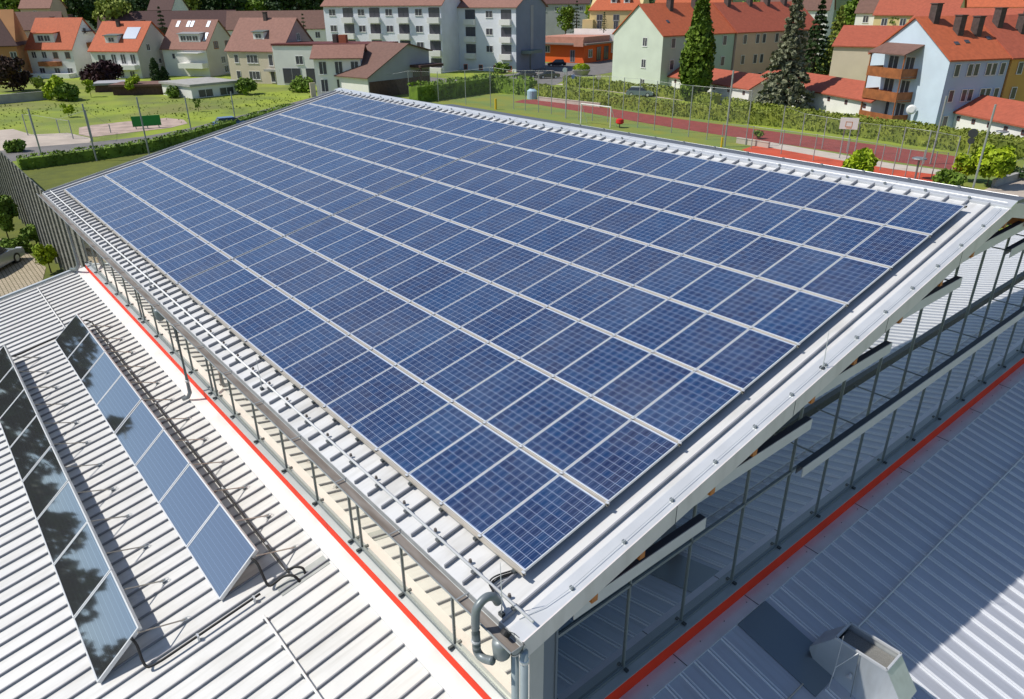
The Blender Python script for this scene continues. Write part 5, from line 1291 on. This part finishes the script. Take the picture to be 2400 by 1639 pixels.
net_fence('low mesh fence of the red court behind the ridge', [(1690, 345), (1760, 350), (1830, 362), (1905, 378), (1980, 392), (2062, 400), (2090, 415), (2120, 418), (2152, 425), (2182, 420), (2210, 412)], [290, 296, 305, 315, 325, 338, 345, 350, 352, 355, 358], .045)
net_fence('low grey fence panels at the far right edge', [(2345, 425), (2371, 412), (2397, 402)], [392, 378, 366], .05)
net_fence('tall leaning row of fence posts along the left hedge', [(103, 384), (227, 378), (350, 363), (453, 330), (553, 290)], [256, 244, 228, 225, 215], .075, net=False)
net_fence('short fence posts around the sandy yard on the left', [(66, 318), (82, 318), (172, 326), (140, 312), (218, 332), (260, 312)], [268, 268, 282, 280, 258, 292], .06, net=True, ncut=1.5)
def mast(label, px, py, top, r=.09, name='mast', m=None, cat='mast', grp='tall slim masts'):
    B = G(px, py); root = thing(name, label, cat, B, grp); vpost(root, B, hgt(B, top), r, m or M_post, 'pole'); return root, B
mast('tall slim floodlight mast behind the ridge in the middle of the track', 1698, 345, 165, .09); mast('tall slim mast in front of the light blue house', 2180, 385, 225, .08); mast('tall slim mast rising behind the ridge near the right edge', 2278, 450, 245, .08)
mast('pale tall pole standing just behind the ridge left of the goal', 1326, 278, 160, .07); mast('thin yellow marker post behind the ridge at the dark hedge', 1162, 257, 232, .16, 'marker_post', mat('yellow_paint', (0.65, 0.42, 0.01), .6), 'post'); mast('thin yellow post below the middle floodlight mast', 1690, 350, 322, .10, 'marker_post', mat('yellow_paint', (0.65, 0.42, 0.01)), 'post')
# goal
A = G(1361, 290); Bg = G(1430, 300); hh = 2.4
gr = thing('football_goal', 'white football goal frame beside the running track', 'goal', A)
for q in (A, Bg): vpost(gr, q, hh, .07, M_winf, 'goal_post')
MB().tube([Vector((0, 0, hh)), Bg - A + Vector((0, 0, hh))], .07, 8).build('crossbar', M_winf, gr)
away = Vector((Bg.y - A.y, -(Bg.x - A.x), 0)).normalized() * -1.0
for q in (A, Bg): MB().tube([q - A + Vector((0, 0, hh)), q - A + away * 1.2 + Vector((0, 0, 0))], .04, 6).build('goal_stay', M_winf, gr)
# basketball hoop
A = G(1976, 372); bb = thing('basketball_hoop', 'basketball hoop with white backboard at the red court', 'basketball hoop', A)
vv = Vector((A.x - CX, A.y - CY, 0)).normalized(); rr = Vector((vv.y, -vv.x, 0))
for s_ in (-.35, .9): MB().tube([rr * s_, rr * s_ + Vector((0, 0, 3.4))], .06, 8).build('pole', M_post, bb)
q = [rr * -.85 - vv * .3 + Vector((0, 0, 2.8)), rr * 0.75 - vv * .3 + Vector((0, 0, 2.8)), rr * .75 - vv * .3 + Vector((0, 0, 3.85)), rr * -.85 - vv * .3 + Vector((0, 0, 3.85))]
MB().prism(q, vv * .05).build('backboard', M_winf, bb)
ring = [Vector((math.cos(t * .524) * .24, math.sin(t * .524) * .24, 2.95)) - vv * .62 for t in range(13)]
MB().tube(ring, .02, 6, caps=False).build('hoop_ring', M_orange, bb)
b = MB()
for (x0, x1, z0, z1) in ((-.35, .25, 3.0, 3.05), (-.35, .25, 3.45, 3.5), (-.35, -.3, 3.05, 3.45), (.2, .25, 3.05, 3.45)):
    b.prism([rr * x0 - vv * .31 + Vector((0, 0, z0)), rr * x1 - vv * .31 + Vector((0, 0, z0)), rr * x1 - vv * .31 + Vector((0, 0, z1)), rr * x0 - vv * .31 + Vector((0, 0, z1))], vv * .01)
b.build('target_square', M_orange, bb)
# lamps
for lab, px, py, tp in (('grey mushroom lamp behind the ridge in front of the red court', 2144, 420, 392), ('grey street lamp at the garage wall near the right edge', 2338, 350, 312)):
    B = G(px, py); rt = thing('street_lamp', lab, 'street lamp', B, 'grey mushroom lamps'); H_ = max(1.6, hgt(B, tp)); vpost(rt, B, H_, .09, M_pipe, 'pole')
    MB().tube([(0, 0, H_), (0, 0, H_ + .12), (0, 0, H_ + .2)], [.25, .6, .55], 16).build('lamp_head', M_pipe, rt)
# green board, red machine, walls, sign
A = G(313, 304); Bq = G(380, 299); H_ = hgt(A, 274); bd = thing('green_board', 'solid bright green board standing on the gravel yard', 'board', A)
u = (Bq - A).normalized(); nrm = Vector((-u.y, u.x, 0)) * .12
MB().prism([(0, 0, .3), Bq - A + Vector((0, 0, .3)), Bq - A + Vector((0, 0, H_)), Vector((0, 0, H_))], nrm).build('board_face', mat('green_paint', (0.01, 0.20, 0.03), .6, 0, .1, .5), bd)
for t in (.1, .5, .9): MB().tube([(Bq - A) * t + nrm, (Bq - A) * t + nrm + Vector((0, 0, H_))], .06, 6).build('board_post', M_post, bd)
A = G(1452, 300); rm = thing('red_bin', 'small round red bin on a stand behind the ridge', 'bin', A)
MB().tube([(0, 0, 0), (0, 0, .5)], .06, 8).build('stand', M_dark, rm); MB().tube([(0, 0, .45), (0, 0, .6), (0, 0, 1.0), (0, 0, 1.1)], [.3, .5, .45, .2], 14).build('bin_shell', mat('bright_red', (0.6, .015, .012), .5), rm)
for lab, pA, pB, ty, m_ in (('low white wall along the upper end of the running track', (1260, 236), (1405, 252), 228, M_path), ('white stone block wall by the small dark bush at the track', (1725, 336), (1800, 348), 324, M_path), ('grey garden wall at the left behind the meadow', (-20, 246), (112, 234), 226, M_conc), ('low white garden wall left of the roof corner', (730, 228), (742, 227), 196, M_cream), ('dark green low wall at the right by the forecourt', (2330, 440), (2400, 418), 424, M_conc)):
    A = G(*pA); Bq = G(*pB); rt = thing('garden_wall', lab, 'wall', A, 'low garden walls'); hh = max(.4, hgt(A, ty)); u = (Bq - A).normalized(); nrm = Vector((-u.y, u.x, 0)) * .25
    MB().prism([(0, 0, -.1), Bq - A + Vector((0, 0, -.1)), Bq - A + Vector((0, 0, hh)), Vector((0, 0, hh))], nrm).build('wall_body', m_, rt)
    MB().prism([Vector((0, 0, hh)) - nrm * .15, Bq - A + Vector((0, 0, hh)) - nrm * .15, Bq - A + Vector((0, 0, hh + .08)) - nrm * .15, Vector((0, 0, hh + .08)) - nrm * .15], nrm * 1.3).build('coping', m_, rt)
B = G(2265, 372); rt = thing('round_signs', 'two round dark signs on one pole beyond the hedge', 'sign', B); H_ = hgt(B, 306); vpost(rt, B, H_, .04, M_post, 'pole')
vv = Vector((B.x - CX, B.y - CY, 0)).normalized()
for z, r_ in ((H_ - .25, .42), (H_ - .95, .3)): MB().tube([Vector((0, 0, z)) - vv * .03, Vector((0, 0, z)) - vv * .06], r_, 16).build('sign_disc', M_dark, rt)
for lab, px, py, tp, c in (('white round sign on a pole beside the parked cars', 1323, 205, 160, (.6, .65, .72)), ('blue white sign on a pole at the street corner', 1343, 203, 176, (.12, .2, .5)), ('pale post sign on the green strip before the green house', 1402, 212, 176, (.6, .5, .42))):
    B = G(px, py); rt = thing('street_sign', lab, 'sign', B, 'street signs'); H_ = hgt(B, tp); vpost(rt, B, H_, .05, M_post, 'pole'); vv = Vector((B.x - CX, B.y - CY, 0)).normalized()
    MB().tube([Vector((0, 0, H_ - .3)) - vv * .05, Vector((0, 0, H_ - .3)) - vv * .08], .42, 14).build('sign_disc', mat('sign_%d' % px, c, .6), rt)
B = G(1247, 232); rt = thing('pale_drum', 'pale blue round container at the end of the running track', 'container', B); MB().tube([(0, 0, 0), (0, 0, 1.2), (0, 0, 1.5)], [.8, .8, .4], 16).build('drum_body', mat('pale_blue_plastic', (.35, .5, .6), .5), rt)
MB().tube([(0, 0, 1.5), (0, 0, 1.6)], .25, 12).build('drum_lid', M_dark, rt)

# wood on the far side of the annex, seen mirrored in the collector glass
b = MB(); random.seed(21)
for k in range(46):
    a = math.radians(196 + k * 1.35); d = 95 + random.uniform(-8, 14); c = Vector((14 + math.cos(a) * d, -4 + math.sin(a) * d, 0)); hh = random.uniform(8, 15.0) + (5 if k < 9 else 0); r_ = random.uniform(3, 5)
    for j in range(260):
        q = rnd_unit(); t = random.random()
        p = c + Vector((q.x * r_ * (1 - t * .6), q.y * r_ * (1 - t * .6), GZ + t * hh + abs(q.z)))
        leaf(b, p, random.uniform(.5, 1.1))
wd = b.build('wood', LF['dark'], recalc=False); tag(wd, 'dark row of trees beyond the annex, mirrored in the glass collectors', 'wood', kind='stuff')

# weeds and tall grass tufts in the meadow
random.seed(5); b = MB()
def inpoly(x, y, P):
    c = False; j = len(P) - 1
    for i in range(len(P)):
        if (P[i][1] > y) != (P[j][1] > y) and x < (P[j][0] - P[i][0]) * (y - P[i][1]) / (P[j][1] - P[i][1]) + P[i][0]: c = not c
        j = i
    return c
MP = [(q.x, q.y) for q in (G(-40, 300), G(60, 296), G(180, 290), G(300, 282), G(430, 276), G(520, 285), G(700, 240), G(760, 222), G(600, 222), G(400, 232), G(200, 238), G(-40, 250))]
x0 = min(p[0] for p in MP); x1 = max(p[0] for p in MP); y0 = min(p[1] for p in MP); y1 = max(p[1] for p in MP); nn_ = 0
while nn_ < 45:
    x = random.uniform(x0, x1); y = random.uniform(y0, y1)
    if not inpoly(x, y, MP): continue
    nn_ += 1; r_ = random.uniform(.4, 1.6)
    for k in range(22): leaf(b, Vector((x + random.gauss(0, r_ * 2), y + random.gauss(0, r_ * 2), GZ + random.uniform(.02, .12))), random.uniform(.08, .18))
tag(b.build('weeds', LF['olive'], recalc=False), 'rough weeds and tall grass tufts scattered over the meadow', 'weeds', kind='stuff')
